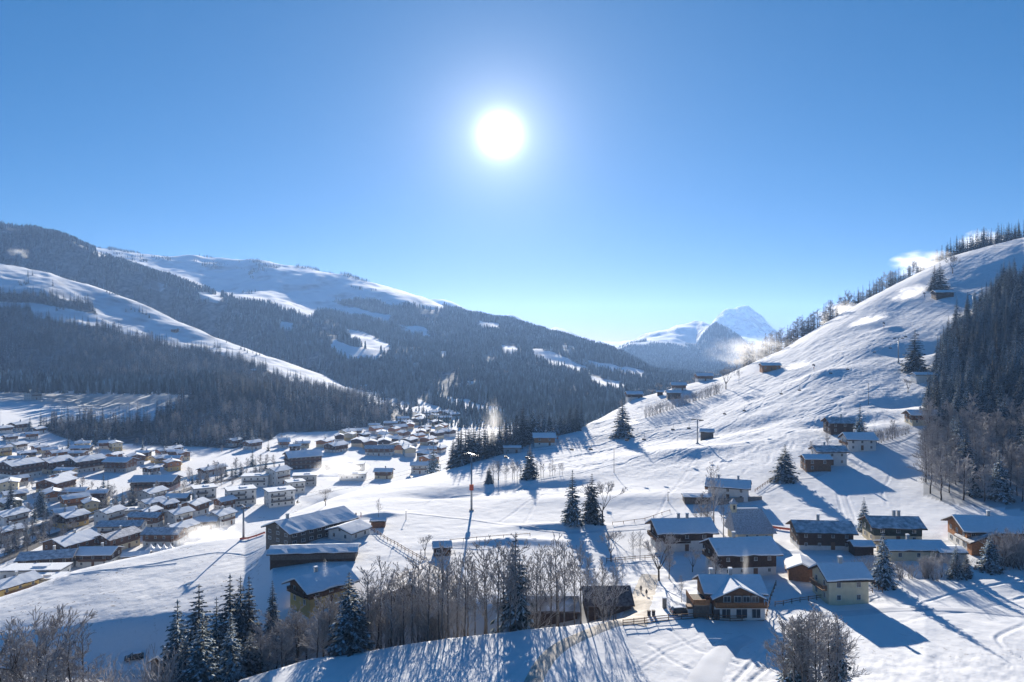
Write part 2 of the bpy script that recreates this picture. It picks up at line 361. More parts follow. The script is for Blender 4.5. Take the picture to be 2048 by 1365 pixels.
# wheel and ski tracks pressed into the snow
TRACKS = []
def track(pts, w=.5, d=.16, pair=0.0):
    P = [near.hit(*p).to_2d() for p in pts]; Q = []
    for i in range(len(P)-1):
        for k in range(8): Q.append(P[i].lerp(P[i+1], k/8))
    Q.append(P[-1])
    for _ in range(3): Q = [Q[0]]+[(Q[i-1]+Q[i]*2+Q[i+1])/4 for i in range(1, len(Q)-1)]+[Q[-1]]
    for s in ((-pair, pair) if pair else (0,)):
        R = []
        for i, q in enumerate(Q):
            t = (Q[min(i+1, len(Q)-1)]-Q[max(i-1, 0)]); t = Vector((-t.y, t.x)).normalized() if t.length > 0 else Vector((1, 0))
            R.append(q+t*s)
        TRACKS.append((np.array([tuple(r) for r in R]), w, d))
for a in ([(2048, 1195), (1950, 1222), (1840, 1235), (1750, 1262)], [(2048, 1160), (1930, 1180), (1850, 1205)], [(1690, 1040), (1672, 980), (1690, 950), (1720, 925)], [(1712, 1040), (1690, 985), (1705, 955), (1735, 920)],
          [(1775, 1010), (1762, 985), (1780, 955), (1778, 930)], [(1500, 1365), (1540, 1330), (1600, 1290)], [(1470, 1365), (1500, 1330), (1530, 1300)], [(1300, 1290), (1340, 1320), (1400, 1350)], [(1340, 1260), (1390, 1300), (1480, 1330)],
          [(2048, 1250), (1990, 1275), (2010, 1300), (2048, 1320)]): track(a, .45, .15)
track([(1260, 1345), (1330, 1300), (1400, 1275)], .3, .07, .7)
for a in ([(1290, 1000), (1370, 970), (1420, 935)], [(1300, 1060), (1330, 1000), (1370, 950), (1395, 900)], [(1250, 1005), (1340, 990), (1420, 975)], [(1000, 1045), (1060, 1000), (1130, 985)], [(1040, 1060), (1070, 1010), (1085, 990)],
          [(850, 1010), (900, 995), (960, 990)], [(560, 1085), (430, 1105), (300, 1130), (170, 1150)], [(350, 1128), (200, 1142), (90, 1165)], [(1520, 1000), (1600, 985), (1680, 960)], [(1500, 1030), (1590, 1010), (1690, 1000)]): track(a, .45, .16)
rt = random.Random(3)
for i in range(120):           # ski lines down the piste
    px = rt.uniform(1150, 1780); Y0 = rt.uniform(330, 560); a = near.at(px, Y0); L = rt.uniform(25, 90); th_ = rt.uniform(-2.75, -2.2); pts = []
    for k in range(14):
        t = k/13*L; wv = math.sin(k*1.1+i)*rt.uniform(1.0, 2.4); pts.append((a.x+math.cos(th_)*t-math.sin(th_)*wv, a.y+math.sin(th_)*t+math.cos(th_)*wv))
    TRACKS.append((np.array(pts), .65, rt.uniform(.08, .2)))
def carve(X, Y):
    D = np.zeros_like(X)
    for P, w, d in TRACKS:
        x0, y0 = P.min(0)-3*w; x1, y1 = P.max(0)+3*w
        I = np.nonzero((X > x0) & (X < x1) & (Y > y0) & (Y < y1))
        if len(I[0]) == 0: continue
        x = X[I]; y = Y[I]; best = np.full(x.shape, 1e9)
        for i in range(len(P)-1):
            e = P[i+1]-P[i]; L2 = max((e*e).sum(), 1e-6); t = np.clip(((x-P[i, 0])*e[0]+(y-P[i, 1])*e[1])/L2, 0, 1)
            best = np.minimum(best, (x-P[i, 0]-e[0]*t)**2+(y-P[i, 1]-e[1]*t)**2)
        r = best/w**2; D[I] += -d*np.exp(-r)+d*.45*np.exp(-(np.sqrt(r)-1.6)**2*3)
    return D
RIGHT_FOREST = [(1850, 840), (1880, 720), (1895, 660), (1960, 610), (2048, 540), (2500, 500), (2500, 1010), (2048, 1020), (1900, 1010), (1845, 990), (1850, 900)]
def piste(px, py, X, Y): return np.clip((px-900)/250, 0, 1)*np.clip((Y-265)/60, 0, 1)
def grass_shade(px, py, X, Y): return np.clip((620-px)/100, 0, 1)*np.clip((Y-185)/20, 0, 1)*.9+np.clip((px-1200)/200, 0, 1)*np.clip((150-Y)/10, 0, 1)*.35+.12
cols = np.concatenate([np.linspace(-2500, -120, 60, endpoint=False), np.linspace(-120, 2170, 840), np.linspace(2180, 4500, 60)])
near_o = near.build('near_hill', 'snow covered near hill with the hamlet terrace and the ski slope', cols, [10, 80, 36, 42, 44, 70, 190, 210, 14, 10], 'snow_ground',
           {'piste': piste, 'grass_shade': grass_shade, 'forest': lambda px, py, X, Y: inpoly(px, py, RIGHT_FOREST)*.5+((px > 560) & (px < 1240) & (Y > 146) & (Y < 172))*.35+((px < 540) & (Y < 176) & (Y > 60))*.25}, carve)

# ---- valley floor, wooded knoll and the hill with the sunlit run on the left
E = 5.0
valley_lines = [
    [(-2500, 170, 6), (4500, 170, 6)],
    [(-2500, 560, 16), (0, 560, 12), (150, 640, 10), (300, 650, 8), (470, 635, 6), (560, 720, 7), (700, 760, 7), (760, 800, 6), (820, 880, E), (900, 1000, E), (1000, 1050, E), (4500, 1100, E)],
    [pp(-2500, 800, 720), pp(0, 822, 720), pp(80, 818, 760), pp(200, 826, 790), pp(310, 808, 830), pp(430, 780, 860), pp(560, 782, 890), pp(700, 797, 930), pp(760, 806, 960), (820, 1000, 8), (900, 1090, E), (1000, 1130, E), (4500, 1200, E)],
    [pp(-2500, 780, 800), pp(0, 806, 800), pp(80, 802, 830), pp(200, 818, 860), (310, 900, 26), (430, 940, 38), (560, 970, 35), (700, 1010, 20), (820, 1060, E), (900, 1140, E), (1000, 1180, E), (4500, 1250, E)],
    [pp(-2500, 740, 1050), pp(0, 765, 1050), pp(100, 775, 1050), pp(200, 772, 1050), pp(330, 768, 1060), pp(430, 772, 1080), pp(560, 778, 1100), pp(700, 797, 1120), (820, 1150, E), (900, 1200, E), (4500, 1300, E)],
    [pp(-2500, 500, 1300), pp(0, 652, 1300), pp(200, 683, 1300), pp(430, 722, 1300), pp(560, 748, 1260), pp(700, 789, 1220), (820, 1230, E), (900, 1260, E), (4500, 1350, E)],
    [pp(-2500, 300, 1480), pp(0, 562, 1480), pp(100, 582, 1480), pp(200, 627, 1460), pp(300, 662, 1440), pp(430, 695, 1400), pp(560, 731, 1340), pp(690, 778, 1290), (820, 1300, E), (900, 1320, E), (4500, 1400, E)],
    [pp(-2500, 250, 1700), pp(0, 529, 1700), pp(100, 546, 1680), pp(200, 578, 1650), pp(300, 616, 1600), pp(430, 677, 1520), pp(540, 714, 1440), pp(620, 742, 1390), pp(690, 772, 1360), (820, 1370, E), (900, 1380, E), (4500, 1500, E)],
    [(-2500, 2100, 200), (0, 1950, 190), (300, 1850, 90), (430, 1750, 30), (690, 1600, -20), (820, 1600, -20), (4500, 1700, -20)]]
def valley_detail(X, Y):
    k = np.clip((Y-640)/300, 0, 1)*np.clip((900-(X/Y*F+CX))/150, 0, 1)
    return .25*fbm(X/30, Y/30, 3)+k*(3.0*fbm(X/90, Y/90, 3)+1.0*fbm(X/22, Y/22, 2))
valley = Loft(valley_lines, valley_detail)
FV = [  # woods, as seen: knoll, slope behind the field, strip above
    [(75, 856), (100, 846), (300, 846), (335, 824), (430, 782), (700, 797), (800, 822), (835, 834), (800, 838), (760, 850), (690, 862), (560, 866), (540, 880), (470, 898), (300, 890), (150, 884)],
    [(-400, 775), (0, 770), (30, 755), (80, 762), (110, 778), (330, 770), (430, 778), (900, 840), (690, 796), (600, 770), (545, 746), (480, 722), (430, 709), (345, 694), (300, 682), (245, 668), (205, 654), (150, 650), (70, 636), (60, 616), (-400, 606)],
    [(-400, 574), (60, 588), (180, 608), (195, 630), (130, 616), (60, 606), (-400, 600)]]
def vforest(px, py, X, Y): return (inany(px, py, FV) & (Y > 620)).astype(float)
cols = np.concatenate([np.linspace(-2500, -80, 50, endpoint=False), np.linspace(-80, 1500, 400), np.linspace(1510, 4500, 60)])
valley_o = valley.build('valley_ground', 'snowy valley floor and the wooded hill with a sunlit ski run beyond the village', cols, [50, 40, 20, 30, 40, 40, 40, 24], 'mountain_ground', {'forest': vforest, 'grass_shade': lambda px, py, X, Y: (Y < 620)*.8, 'piste': lambda *a: 0*a[0]})  # specks darken the village floor in place of garden shadows and dark trees

# ---- long forested mountain behind
mountain_lines = [
    [(-2500, 1950, 60), (430, 1800, 40), (600, 1500, 0), (700, 1250, 0), (800, 1080, 0), (880, 960, 0), (930, 830, 0), (1000, 790, 0), (1200, 790, 0), (1300, 850, 0), (1500, 950, 0), (3500, 1400, 0)],
    [pp(-2500, 250, 2050), pp(-300, 450, 2000), pp(0, 468, 2000), pp(40, 478, 2000), pp(90, 476, 2000), pp(140, 486, 2000), pp(175, 500, 2000), pp(215, 520, 2000), pp(330, 558, 2000), pp(440, 600, 1980), pp(520, 624, 1950), pp(620, 652, 1900), pp(700, 674, 1850), pp(800, 700, 1800), pp(900, 715, 1750),
     pp(1000, 724, 1700), pp(1100, 737, 1650), pp(1200, 753, 1600), pp(1310, 767, 1550), pp(1500, 790, 1500), (3500, 1700, 0)],
    [pp(-2500, 300, 2500), pp(-300, 470, 2500), pp(0, 482, 2500), pp(190, 514, 2500), pp(330, 558, 2500), pp(440, 592, 2500), pp(520, 588, 2550), pp(620, 604, 2500), pp(700, 625, 2400), pp(800, 642, 2300), pp(900, 665, 2200), pp(1000, 680, 2150), pp(1100, 692, 2050),
     pp(1200, 714, 1950), pp(1310, 752, 1800), pp(1500, 775, 1700), (3500, 1900, 0)],
    [pp(-2500, 320, 3200), pp(-300, 480, 3200), pp(0, 505, 3200), pp(190, 501, 3200), pp(250, 509, 3200), pp(300, 512, 3200), pp(390, 511, 3200), pp(430, 516, 3200), pp(470, 517, 3200), pp(540, 522, 3200), pp(590, 534, 3200), pp(640, 545, 3150), pp(700, 554, 3100), pp(760, 571, 3050),
     pp(820, 586, 3000), pp(900, 614, 2900), pp(940, 624, 2850), pp(1000, 638, 2750), pp(1060, 651, 2650), pp(1110, 664, 2550), pp(1200, 695, 2350), pp(1230, 706, 2250), pp(1310, 747, 2000), pp(1500, 770, 1900), (3500, 2100, 0)],
    [(-2500, 3900, 300), (0, 3800, 250), (540, 3700, 250), (900, 3400, 130), (1200, 2800, 20), (1310, 2400, -20), (3500, 2500, -30)]]
def mountain_detail(X, Y):
    k = np.clip((Y-950)/500, 0, 1)*np.clip((1330-(X/Y*F+CX))/250, 0, 1)
    return k*(15.0*fbm(X/280+2, Y/420, 3)+5.0*fbm(X/80+9, Y/110, 3))
mountain = Loft(mountain_lines, mountain_detail)
SNOW_M = [  # clearings and open bowl, as seen
    [(185, 480), (800, 545), (805, 606), (790, 606), (720, 590), (690, 596), (655, 596), (640, 612), (620, 632), (565, 612), (540, 600), (470, 588), (440, 583), (400, 572), (330, 545), (250, 520), (195, 505)],
    [(440, 578), (520, 577), (560, 589), (640, 597), (700, 614), (785, 632), (775, 638), (690, 622), (600, 608), (480, 594)],
    [(690, 658), (725, 665), (782, 690), (775, 700), (740, 694), (700, 672)], [(668, 678), (700, 690), (762, 702), (755, 714), (700, 712), (660, 692)],
    [(788, 648), (850, 656), (862, 667), (820, 662)], [(790, 570), (870, 596), (892, 616), (845, 611), (805, 598)], [(952, 640), (1000, 648), (998, 655), (960, 650)],
    [(1062, 698), (1100, 700), (1150, 724), (1185, 742), (1140, 738), (1080, 714)], [(1172, 750), (1240, 763), (1255, 778), (1200, 774)], [(1160, 715), (1215, 728), (1290, 742), (1285, 750), (1200, 738)],
    [(880, 700), (894, 702), (892, 710), (882, 708)], [(826, 724), (838, 725), (836, 734), (828, 733)], [(855, 790), (920, 797), (1010, 822), (1000, 828), (900, 808)], [(830, 795), (870, 812), (895, 832), (850, 832)],
    [(395, 584), (445, 590), (435, 600), (400, 594)], [(1000, 690), (1040, 697), (1030, 704), (1004, 698)], [(560, 640), (590, 648), (580, 656), (562, 650)], [(930, 760), (960, 765), (955, 772), (934, 768)], [(300, 560), (330, 570), (322, 577), (300, 568)],
    [(1120, 690), (1150, 694), (1148, 700), (1124, 697)]]
def mforest(px, py, X, Y): return (~(inany(px, py+3*vnoise(X/30, Y/30), SNOW_M) | inany(px, py-7, SNOW_M))).astype(float)
cols = np.concatenate([np.linspace(-2500, -60, 40, endpoint=False), np.linspace(-60, 1500, 480), np.linspace(1510, 3500, 40)])
mountain_o = mountain.build('mountain', 'long forested mountain with snowy clearings and a shaded snow bowl', cols, [90, 50, 70, 16], 'mountain_ground', {'forest': mforest, 'grass_shade': lambda *a: 0*a[0], 'piste': lambda *a: 0*a[0]})

# ---- far rocky peak behind the ski slope, its wooded foot and far blue ridges
peak_lines = [
    [(700, 2500, -30), (3200, 2500, -30)],
    [pp(700, 745, 3600), pp(1150, 735, 3600), pp(1230, 716, 3700), pp(1330, 712, 3800), pp(1450, 720, 3800), pp(1560, 730, 3800), (3200, 3800, 0)],
    [pp(700, 745, 4200), pp(1150, 722, 4200), pp(1232, 702, 4200), pp(1262, 688, 4200), pp(1300, 684, 4200), pp(1345, 689, 4200), pp(1392, 695, 4250), pp(1402, 676, 4300), pp(1416, 658, 4300), pp(1432, 648, 4300), pp(1452, 658, 4300), pp(1475, 670, 4300), pp(1500, 690, 4300), pp(1560, 715, 4300), (3200, 4300, 10)],
    [pp(700, 745, 5000), pp(1150, 722, 5000), pp(1232, 701, 5000), pp(1270, 682, 5000), pp(1300, 668, 5000), pp(1318, 663, 5000), pp(1335, 661, 5000), pp(1352, 652, 5000), pp(1372, 648, 5000), pp(1390, 643, 5000), pp(1405, 644, 5000), pp(1418, 650, 5000), pp(1440, 655, 5000), pp(1462, 664, 5000), pp(1500, 694, 5000), pp(1560, 715, 5000), (3200, 5000, 10)],
    [(700, 7200, 0), (1400, 7200, 120), (1500, 7200, 150), (1600, 7200, 90), (3200, 7200, 0)],
    [pp(700, 745, 8000), pp(1300, 715, 8000), pp(1400, 672, 8000), pp(1428, 641, 8000), pp(1440, 626, 8000), pp(1450, 618, 8000), pp(1460, 615, 8000), pp(1472, 617, 8000), pp(1482, 613, 8000), pp(1488, 610, 8000), pp(1497, 610, 8000), pp(1504, 616, 8000), pp(1518, 627, 8000), pp(1532, 642, 8000), pp(1545, 658, 8000), pp(1552, 665, 8000), pp(1580, 690, 8000), pp(1650, 720, 8000), (3200, 8000, 0)],
    [(700, 9500, -40), (3200, 9500, -40)]]
def peak_detail(X, Y):
    k = np.clip((Y-2600)/800, 0, 1)
    r = 1-np.abs(fbm(X/330+3, Y/700, 4)); hi = np.clip((Y-7100)/500, 0, 1); mid = np.clip((Y-4100)/500, 0, 1)*(1-hi)
    return k*(6*fbm(X/200, Y/260, 4))+hi*(40*(r-.62)+20*fbm(X/80, Y/260, 4))+mid*14*fbm(X/150, Y/200+4, 4)
peak = Loft(peak_lines, peak_detail)
def pforest(px, py, X, Y): return np.clip((4350+250*vnoise(X/180, Y/180)-Y)/200, 0, 1)
peak_o = peak.build('far_mountain', 'far rocky snow peak rising behind a dark wooded foothill', np.concatenate([np.linspace(700, 1180, 20, endpoint=False), np.linspace(1180, 1640, 230), np.linspace(1650, 2500, 20)]), [20, 24, 30, 26, 60, 10], 'mountain_ground',
           {'forest': pforest, 'grass_shade': lambda *a: 0*a[0], 'piste': lambda *a: 0*a[0]})
ridge = Loft([[(500, 5200, -40), (1500, 5200, -40)],
    [pp(500, 640, 6500), pp(800, 612, 6500), pp(860, 600, 6500), pp(885, 600, 6500), pp(905, 606, 6500), pp(935, 622, 6500), pp(1000, 640, 6500), pp(1020, 633, 6500), pp(1042, 638, 6500), pp(1062, 650, 6500), pp(1095, 657, 6500), pp(1112, 651, 6500), pp(1132, 658, 6500), pp(1150, 668, 6500), pp(1195, 692, 6500), pp(1215, 688, 6500), pp(1245, 700, 6500), pp(1300, 720, 6500), (1500, 6500, 0)],
    [(500, 8000, -40), (1500, 8000, -40)]], lambda X, Y: 22*fbm(X/300, Y/300, 4)*np.clip((Y-5300)/700, 0, 1))
ridge_o = ridge.build('far_ridge', 'far blue snow ridge above the forested mountain', np.linspace(500, 1500, 160), [30, 16], 'mountain_ground', {'forest': lambda *a: 0*a[0]+.1, 'grass_shade': lambda *a: 0*a[0], 'piste': lambda *a: 0*a[0]})

# ---- air: even haze round everything
hb = MB(); hb.box((0, 4600, 255), (26000, 10400, 648)); hz = bpy.data.materials.new('haze'); hz.use_nodes = True
hz.node_tree.nodes.clear(); pv = hz.node_tree.nodes.new('ShaderNodeVolumePrincipled'); ho = hz.node_tree.nodes.new('ShaderNodeOutputMaterial')
pv.inputs['Color'].default_value = (.32, .55, 1.0, 1); pv.inputs['Density'].default_value = 6.5e-5; pv.inputs['Anisotropy'].default_value = .35
hz.node_tree.links.new(pv.outputs[0], ho.inputs['Volume']); MATS['haze'] = hz
haze = obj('haze', hb.mesh('haze', ['haze'])); haze['kind'] = 'stuff'; haze['label'] = 'thin blue winter haze filling the valley air'
# ---------------------------------------------------------------- trees
def frond(mb, p, d, up, L, w, snow, droop):
    """one needle spray: a little tent of four triangles along a drooping spine"""
    side = d.cross(up).normalized()
    m = p+d*L*.5-Vector((0, 0, droop*L*.18)); t = p+d*L-Vector((0, 0, droop*L*.42))
    a = mb.vert(p, snow*.1); c = mb.vert(m+up*w*.18, snow*.9); l_ = mb.vert(m+side*w-up*w*.35, snow*.15); r_ = mb.vert(m-side*w-up*w*.35, snow*.15); e = mb.vert(t, snow)
    mb.face((a, l_, c)); mb.face((a, c, r_)); mb.face((c, l_, e)); mb.face((c, e, r_))
def spruce(seed, whorls, nb, sub, width=.19, snow=.5, bare=.06):
    r = random.Random(seed); T = MB(); C = MB(); Z = Vector((0, 0, 1))
    T.tube((0, 0, -.05), (0, 0, .55), .016, .009, 6); T.tube((0, 0, .55), (0, 0, .985), .009, .002, 5)
    for i in range(whorls):
        t = bare+(1-bare)*(i+.3*r.random())/whorls
        R = width*((1-t)**.85)*(1+.12*math.sin(i*2.3))+.008
        n = max(4, int(nb*(1-.45*t))); a0 = r.random()*6.28
        for k in range(n):
            a = a0+6.283*k/n+r.uniform(-.25, .25); L = R*r.uniform(.68, 1.18); el = .30*t+r.uniform(-.12, .08)-.08
            d = Vector((math.cos(a)*math.cos(el), math.sin(a)*math.cos(el), math.sin(el))); p = Vector((0, 0, t+r.uniform(-.006, .006)))
            s = min(1, snow*r.choice((.1, .3, 1.0, 1.6)))
            up = (Z-d*d.z).normalized()
            frond(C, p, d, up, L, L*.22+.004, s, 1.0-.5*t)
            if sub:
                sd = d.cross(up)
                for q in range(sub):
                    f = .30+.55*q/max(1, sub-1)+r.uniform(-.05, .05)
                    for sg in (-1, 1):
                        dd = (d*.72+sd*sg*.70-Z*r.uniform(.05, .45)).normalized()
                        frond(C, p+d*L*f-Z*L*f*f*.35*(1-.5*t), dd, (Z-dd*dd.z).normalized(), L*.42*(1.1-f*.5), L*.085+.003, min(1, snow*r.choice((.0, .1, .5, 1.4, 1.7))), .9)
    frond(C, Vector((0, 0, .93)), Vector((.02, 0, 1)).normalized(), Vector((1, 0, 0)), .075, .008, snow, 0)
    return T, C
def spruce_lo(seed, snow):
    r = random.Random(seed); C = MB(); n = 7
    for i in range(5):
        z0 = .05+.19*i; R = .17*(1-.16*i)*r.uniform(.9, 1.1); top = C.vert((0, 0, min(1, z0+.34)), snow*.8); ring = []
        for k in range(2*n):
            a = math.pi*k/n+i; q = R*(1 if k % 2 else .55)*r.uniform(.85, 1.15); ring.append(C.vert((math.cos(a)*q, math.sin(a)*q, z0-(.03 if k % 2 else -.02)), snow*r.uniform(0, 1.3)*(1 if k % 2 else .3)))
        for k in range(2*n): C.face((top, ring[k], ring[(k+1) % (2*n)]))
    return C
def rot_about(d, ang, az):
    u = d.orthogonal().normalized(); w = d.cross(u); o = u*math.cos(az)+w*math.sin(az)
    return (d*math.cos(ang)+o*math.sin(ang)).normalized()
def bare_tree(seed, style):
    """leafless tree, height one metre per unit of ten: trunk with limbs, and a crown of frosted twigs"""
    r = random.Random(seed); T = MB(); C = MB(); Z = Vector((0, 0, 1))
    def grow(p, d, L, rad, dep, spread, kids, trunk):
        q = p
        for s in range(2):
            d = (d+Vector((r.uniform(-.12, .12), r.uniform(-.12, .12), r.uniform(-.02, .12)))).normalized(); e = q+d*L*.5; r1 = rad*(.82 if s == 0 else .62)
            (T if trunk else C).tube(q, e, max(rad, .03), max(r1, .022), 4 if trunk else 3, 0, .0 if trunk else r.uniform(.05, .5), r.uniform(.1, .6) if not trunk else .1)
            if dep > 0 and (s == 1 or not trunk):
                for k in range(kids if s == 1 else max(1, kids-2)):
                    dd = rot_about(d, r.uniform(.3, 1.0)*spread, r.random()*6.28); dd = (dd+Z*.18).normalized()
                    grow(e if s == 1 else q+d*L*.5*r.random(), dd, L*r.uniform(.5, .74), r1*.66, dep-1, spread, kids, trunk and dep > 3)
            q = e; rad = r1
    if style == 'birch':
        p = Vector((0, 0, -.4)); d = Z.copy(); N = 14
        for i in range(N):
            d = (Z+Vector((r.uniform(-.07, .07), r.uniform(-.07, .07), 0))).normalized(); e = p+d*(10.4/N); t = i/N
            T.tube(p, e, .13*(1-t*.9), .13*(1-(t+1/N)*.9), 5, 0, r.uniform(.0, .35), r.uniform(0, .35))
            if t > .28:
                for k in range(2+int(2*t)):
                    dd = rot_about(d, r.uniform(.45, 1.0), r.random()*6.28); grow(p.lerp(e, r.random()), dd, (1.9*(1.12-t)+.35)*r.uniform(.6, 1.2), .032, 2, .9, 2, False)
            p = e
    elif style == 'round':
        T.tube((0, 0, -.4), (r.uniform(-.2, .2), 0, 2.2), .24, .19, 6)
        for k in range(5):
            a = 6.28*k/5+r.uniform(-.4, .4); grow(Vector((0, 0, 1.9+.2*k)), Vector((math.cos(a)*.55, math.sin(a)*.55, 1)).normalized(), r.uniform(2.6, 3.4), .13, 4, .85, 3, True)
    elif style == 'frosted':
        p = Vector((0, 0, -.4)); N = 9
        for i in range(N):
            e = p+Vector((r.uniform(-.12, .12), r.uniform(-.12, .12), 9.6/N)); t = i/N; T.tube(p, e, .17*(1-t*.9), .17*(1-(t+.1)*.9), 5)
            if t > .12:
                for k in range(6): 
                    dd = rot_about(Z, r.uniform(.5, 1.15), r.random()*6.28); grow(p.lerp(e, r.random()), dd, (2.3*(1-t*.8)+.2)*r.uniform(.6, 1.1), .045, 2, .9, 3, False)
            p = e
    else:                               # shrub: many stems from the ground
        for k in range(11):
            a = 6.28*k/11+r.uniform(-.3, .3); el = r.uniform(.9, 1.5)
            grow(Vector((r.uniform(-.8, .8), r.uniform(-.8, .8), -.3)), Vector((math.cos(a)*math.cos(el), math.sin(a)*math.cos(el), math.sin(el))), r.uniform(3.2, 4.6), .08, 3, .7, 2, k < 4)
    return T, C
PROTO = {}
for i in range(5):
    T, C = spruce(100+i, 24, 10, 3, (.17, .20, .185, .16, .215)[i], (.7, .95, .5, 1.1, .85)[i]); PROTO['spruce', i] = (T.mesh('trunk', ['bark'], True, 'snow'), C.mesh('crown', ['needles'], False, 'snow'))
for i in range(4):
    T, C = spruce(150+i, 14, 8, 0, (.19, .21, .18, .2)[i], (.2, .45, .8, .3)[i]); C.v += []; PROTO['mid', i] = (T.mesh('trunk', ['bark'], True, 'snow'), C.mesh('crown', ['needles'], False, 'snow'))
for st, n in (('birch', 6), ('round', 4), ('frosted', 4), ('shrub', 4)):
    for i in range(n):
        T, C = bare_tree(hash((len(st), i)) % 9999, st); PROTO[st, i] = (T.mesh('trunk', ['bark'], True, 'snow'), C.mesh('crown', ['twigs'], False, 'snow'))
NAMES = {'spruce': 'spruce_tree', 'mid': 'spruce_tree', 'birch': 'birch_tree', 'round': 'bare_tree', 'frosted': 'frosted_tree', 'shrub': 'shrub'}
def tree(kind, p, h, label, group=None, fat=1.0, var=None):
    n = {'spruce': 5, 'mid': 4, 'birch': 6, 'round': 4, 'frosted': 4, 'shrub': 4}[kind]; v = rnd.randrange(n) if var is None else var
    k = h if kind in ('spruce', 'mid') else h/10.0
    if kind == 'shrub': k = h/7.0
    t = thing(NAMES[kind], label, 'shrub' if kind == 'shrub' else 'tree', p, rnd.random()*6.28, group); t.scale = (k*fat, k*fat, k)
    a, b = PROTO[kind, v]; obj('trunk' if kind != 'shrub' else 'stems', a, t); obj('crown', b, t); return t
def tree_px(kind, px, Y, top, label, group=None, fat=1.0, ground=None, var=None, by=None):
    """a tree whose foot stands at picture column px and depth Y (or on the ground seen at row by), its tip at row top"""
    g = ground or near; p = g.hit(px, by) if by else g.at(px, Y)
    h = max(2.0, (H-(top-CY)/F*p.y)-p.z); return tree(kind, p, h, label, group, fat, var)

def scatter(name, label, pts, protos):
    """uncountable woods: one object that instances a few trees over many points"""
    me = bpy.data.meshes.new(name); P = np.array([p[:3] for p in pts], np.float32); me.vertices.add(len(P)); me.vertices.foreach_set('co', P.reshape(-1))
    for an, ty, col in (('sc', 'FLOAT', 3), ('rz', 'FLOAT', 4), ('pi', 'INT', 5)):
        a = me.attributes.new(an, ty, 'POINT'); a.data.foreach_set('value', np.array([p[col] for p in pts], np.float32 if ty == 'FLOAT' else np.int32))
    c = bpy.data.collections.new(name+'_kinds')
    for i, m in enumerate(protos):
        o = bpy.data.objects.new('kind_%02d' % i, m); c.objects.link(o)
    o = obj(name, me); o['kind'] = 'stuff'; o['label'] = label
    g = bpy.data.node_groups.new(name, 'GeometryNodeTree'); g.interface.new_socket('Geometry', in_out='INPUT', socket_type='NodeSocketGeometry'); g.interface.new_socket('Geometry', in_out='OUTPUT', socket_type='NodeSocketGeometry')
    N = g.nodes.new; i_ = N('NodeGroupInput'); o_ = N('NodeGroupOutput'); ci = N('GeometryNodeCollectionInfo'); ci.inputs['Collection'].default_value = c; ci.inputs['Separate Children'].default_value = True; ci.inputs['Reset Children'].default_value = True
    ip = N('GeometryNodeInstanceOnPoints'); ip.inputs['Pick Instance'].default_value = True
    def na(n, t): x = N('GeometryNodeInputNamedAttribute'); x.data_type = t; x.inputs['Name'].default_value = n; return x.outputs['Attribute']
    cx = N('ShaderNodeCombineXYZ'); g.links.new(na('rz', 'FLOAT'), cx.inputs[2]); er = N('FunctionNodeEulerToRotation'); g.links.new(cx.outputs[0], er.inputs[0])
    g.links.new(i_.outputs[0], ip.inputs['Points']); g.links.new(ci.outputs[0], ip.inputs['Instance']); g.links.new(na('pi', 'INT'), ip.inputs['Instance Index']); g.links.new(er.outputs[0], ip.inputs['Rotation']); g.links.new(na('sc', 'FLOAT'), ip.inputs['Scale'])
    g.links.new(ip.outputs[0], o_.inputs[0]); md = o.modifiers.new('woods', 'NODES'); md.node_group = g
    return o
def joined(a, b):                         # trunk and crown as one mesh, for the woods
    me = bpy.data.meshes.new('woods_tree'); V = []; Fc = []; A = []; mi = []
    for k, m in enumerate((a, b)):
        n = len(V); V += [tuple(v.co) for v in m.vertices]; Fc += [tuple(n+i for i in p.vertices) for p in m.polygons]; mi += [k]*len(m.polygons); A += [d.value for d in m.attributes['snow'].data]
    me.from_pydata(V, [], Fc); me.materials.append(a.materials[0]); me.materials.append(b.materials[0]); me.polygons.foreach_set('material_index', mi)
    me.attributes.new('snow', 'FLOAT', 'POINT').data.foreach_set('value', A); return me
def woods_points(loft, n, pxr, Yr, keep, hmin, hmax, nk, spacing_seed=1, decid=0.0, nd=0):
    g = np.random.RandomState(spacing_seed); px = g.uniform(*pxr, n)
    Y = np.sqrt(g.uniform(Yr[0]**2, Yr[1]**2, n)); X = (px-CX)/F*Y; Z = loft.z(X, Y); py = CY+(H-Z)*F/Y
    k = keep(px, py, X, Y); X, Y, Z = X[k], Y[k], Z[k]; m = len(X)
    sc = g.uniform(hmin, hmax, m)*(1+.25*vnoise(X/60, Y/60)); ki = g.randint(0, nk, m)
    if decid:
        dmask = (g.rand(m) < decid*(1+vnoise(X/120, Y/120))); ki = np.where(dmask, nk+g.randint(0, nd, m), ki); sc = np.where(dmask, sc*.085, sc)
    return list(zip(X, Y, Z-.2, sc, g.uniform(0, 6.28, m), ki))

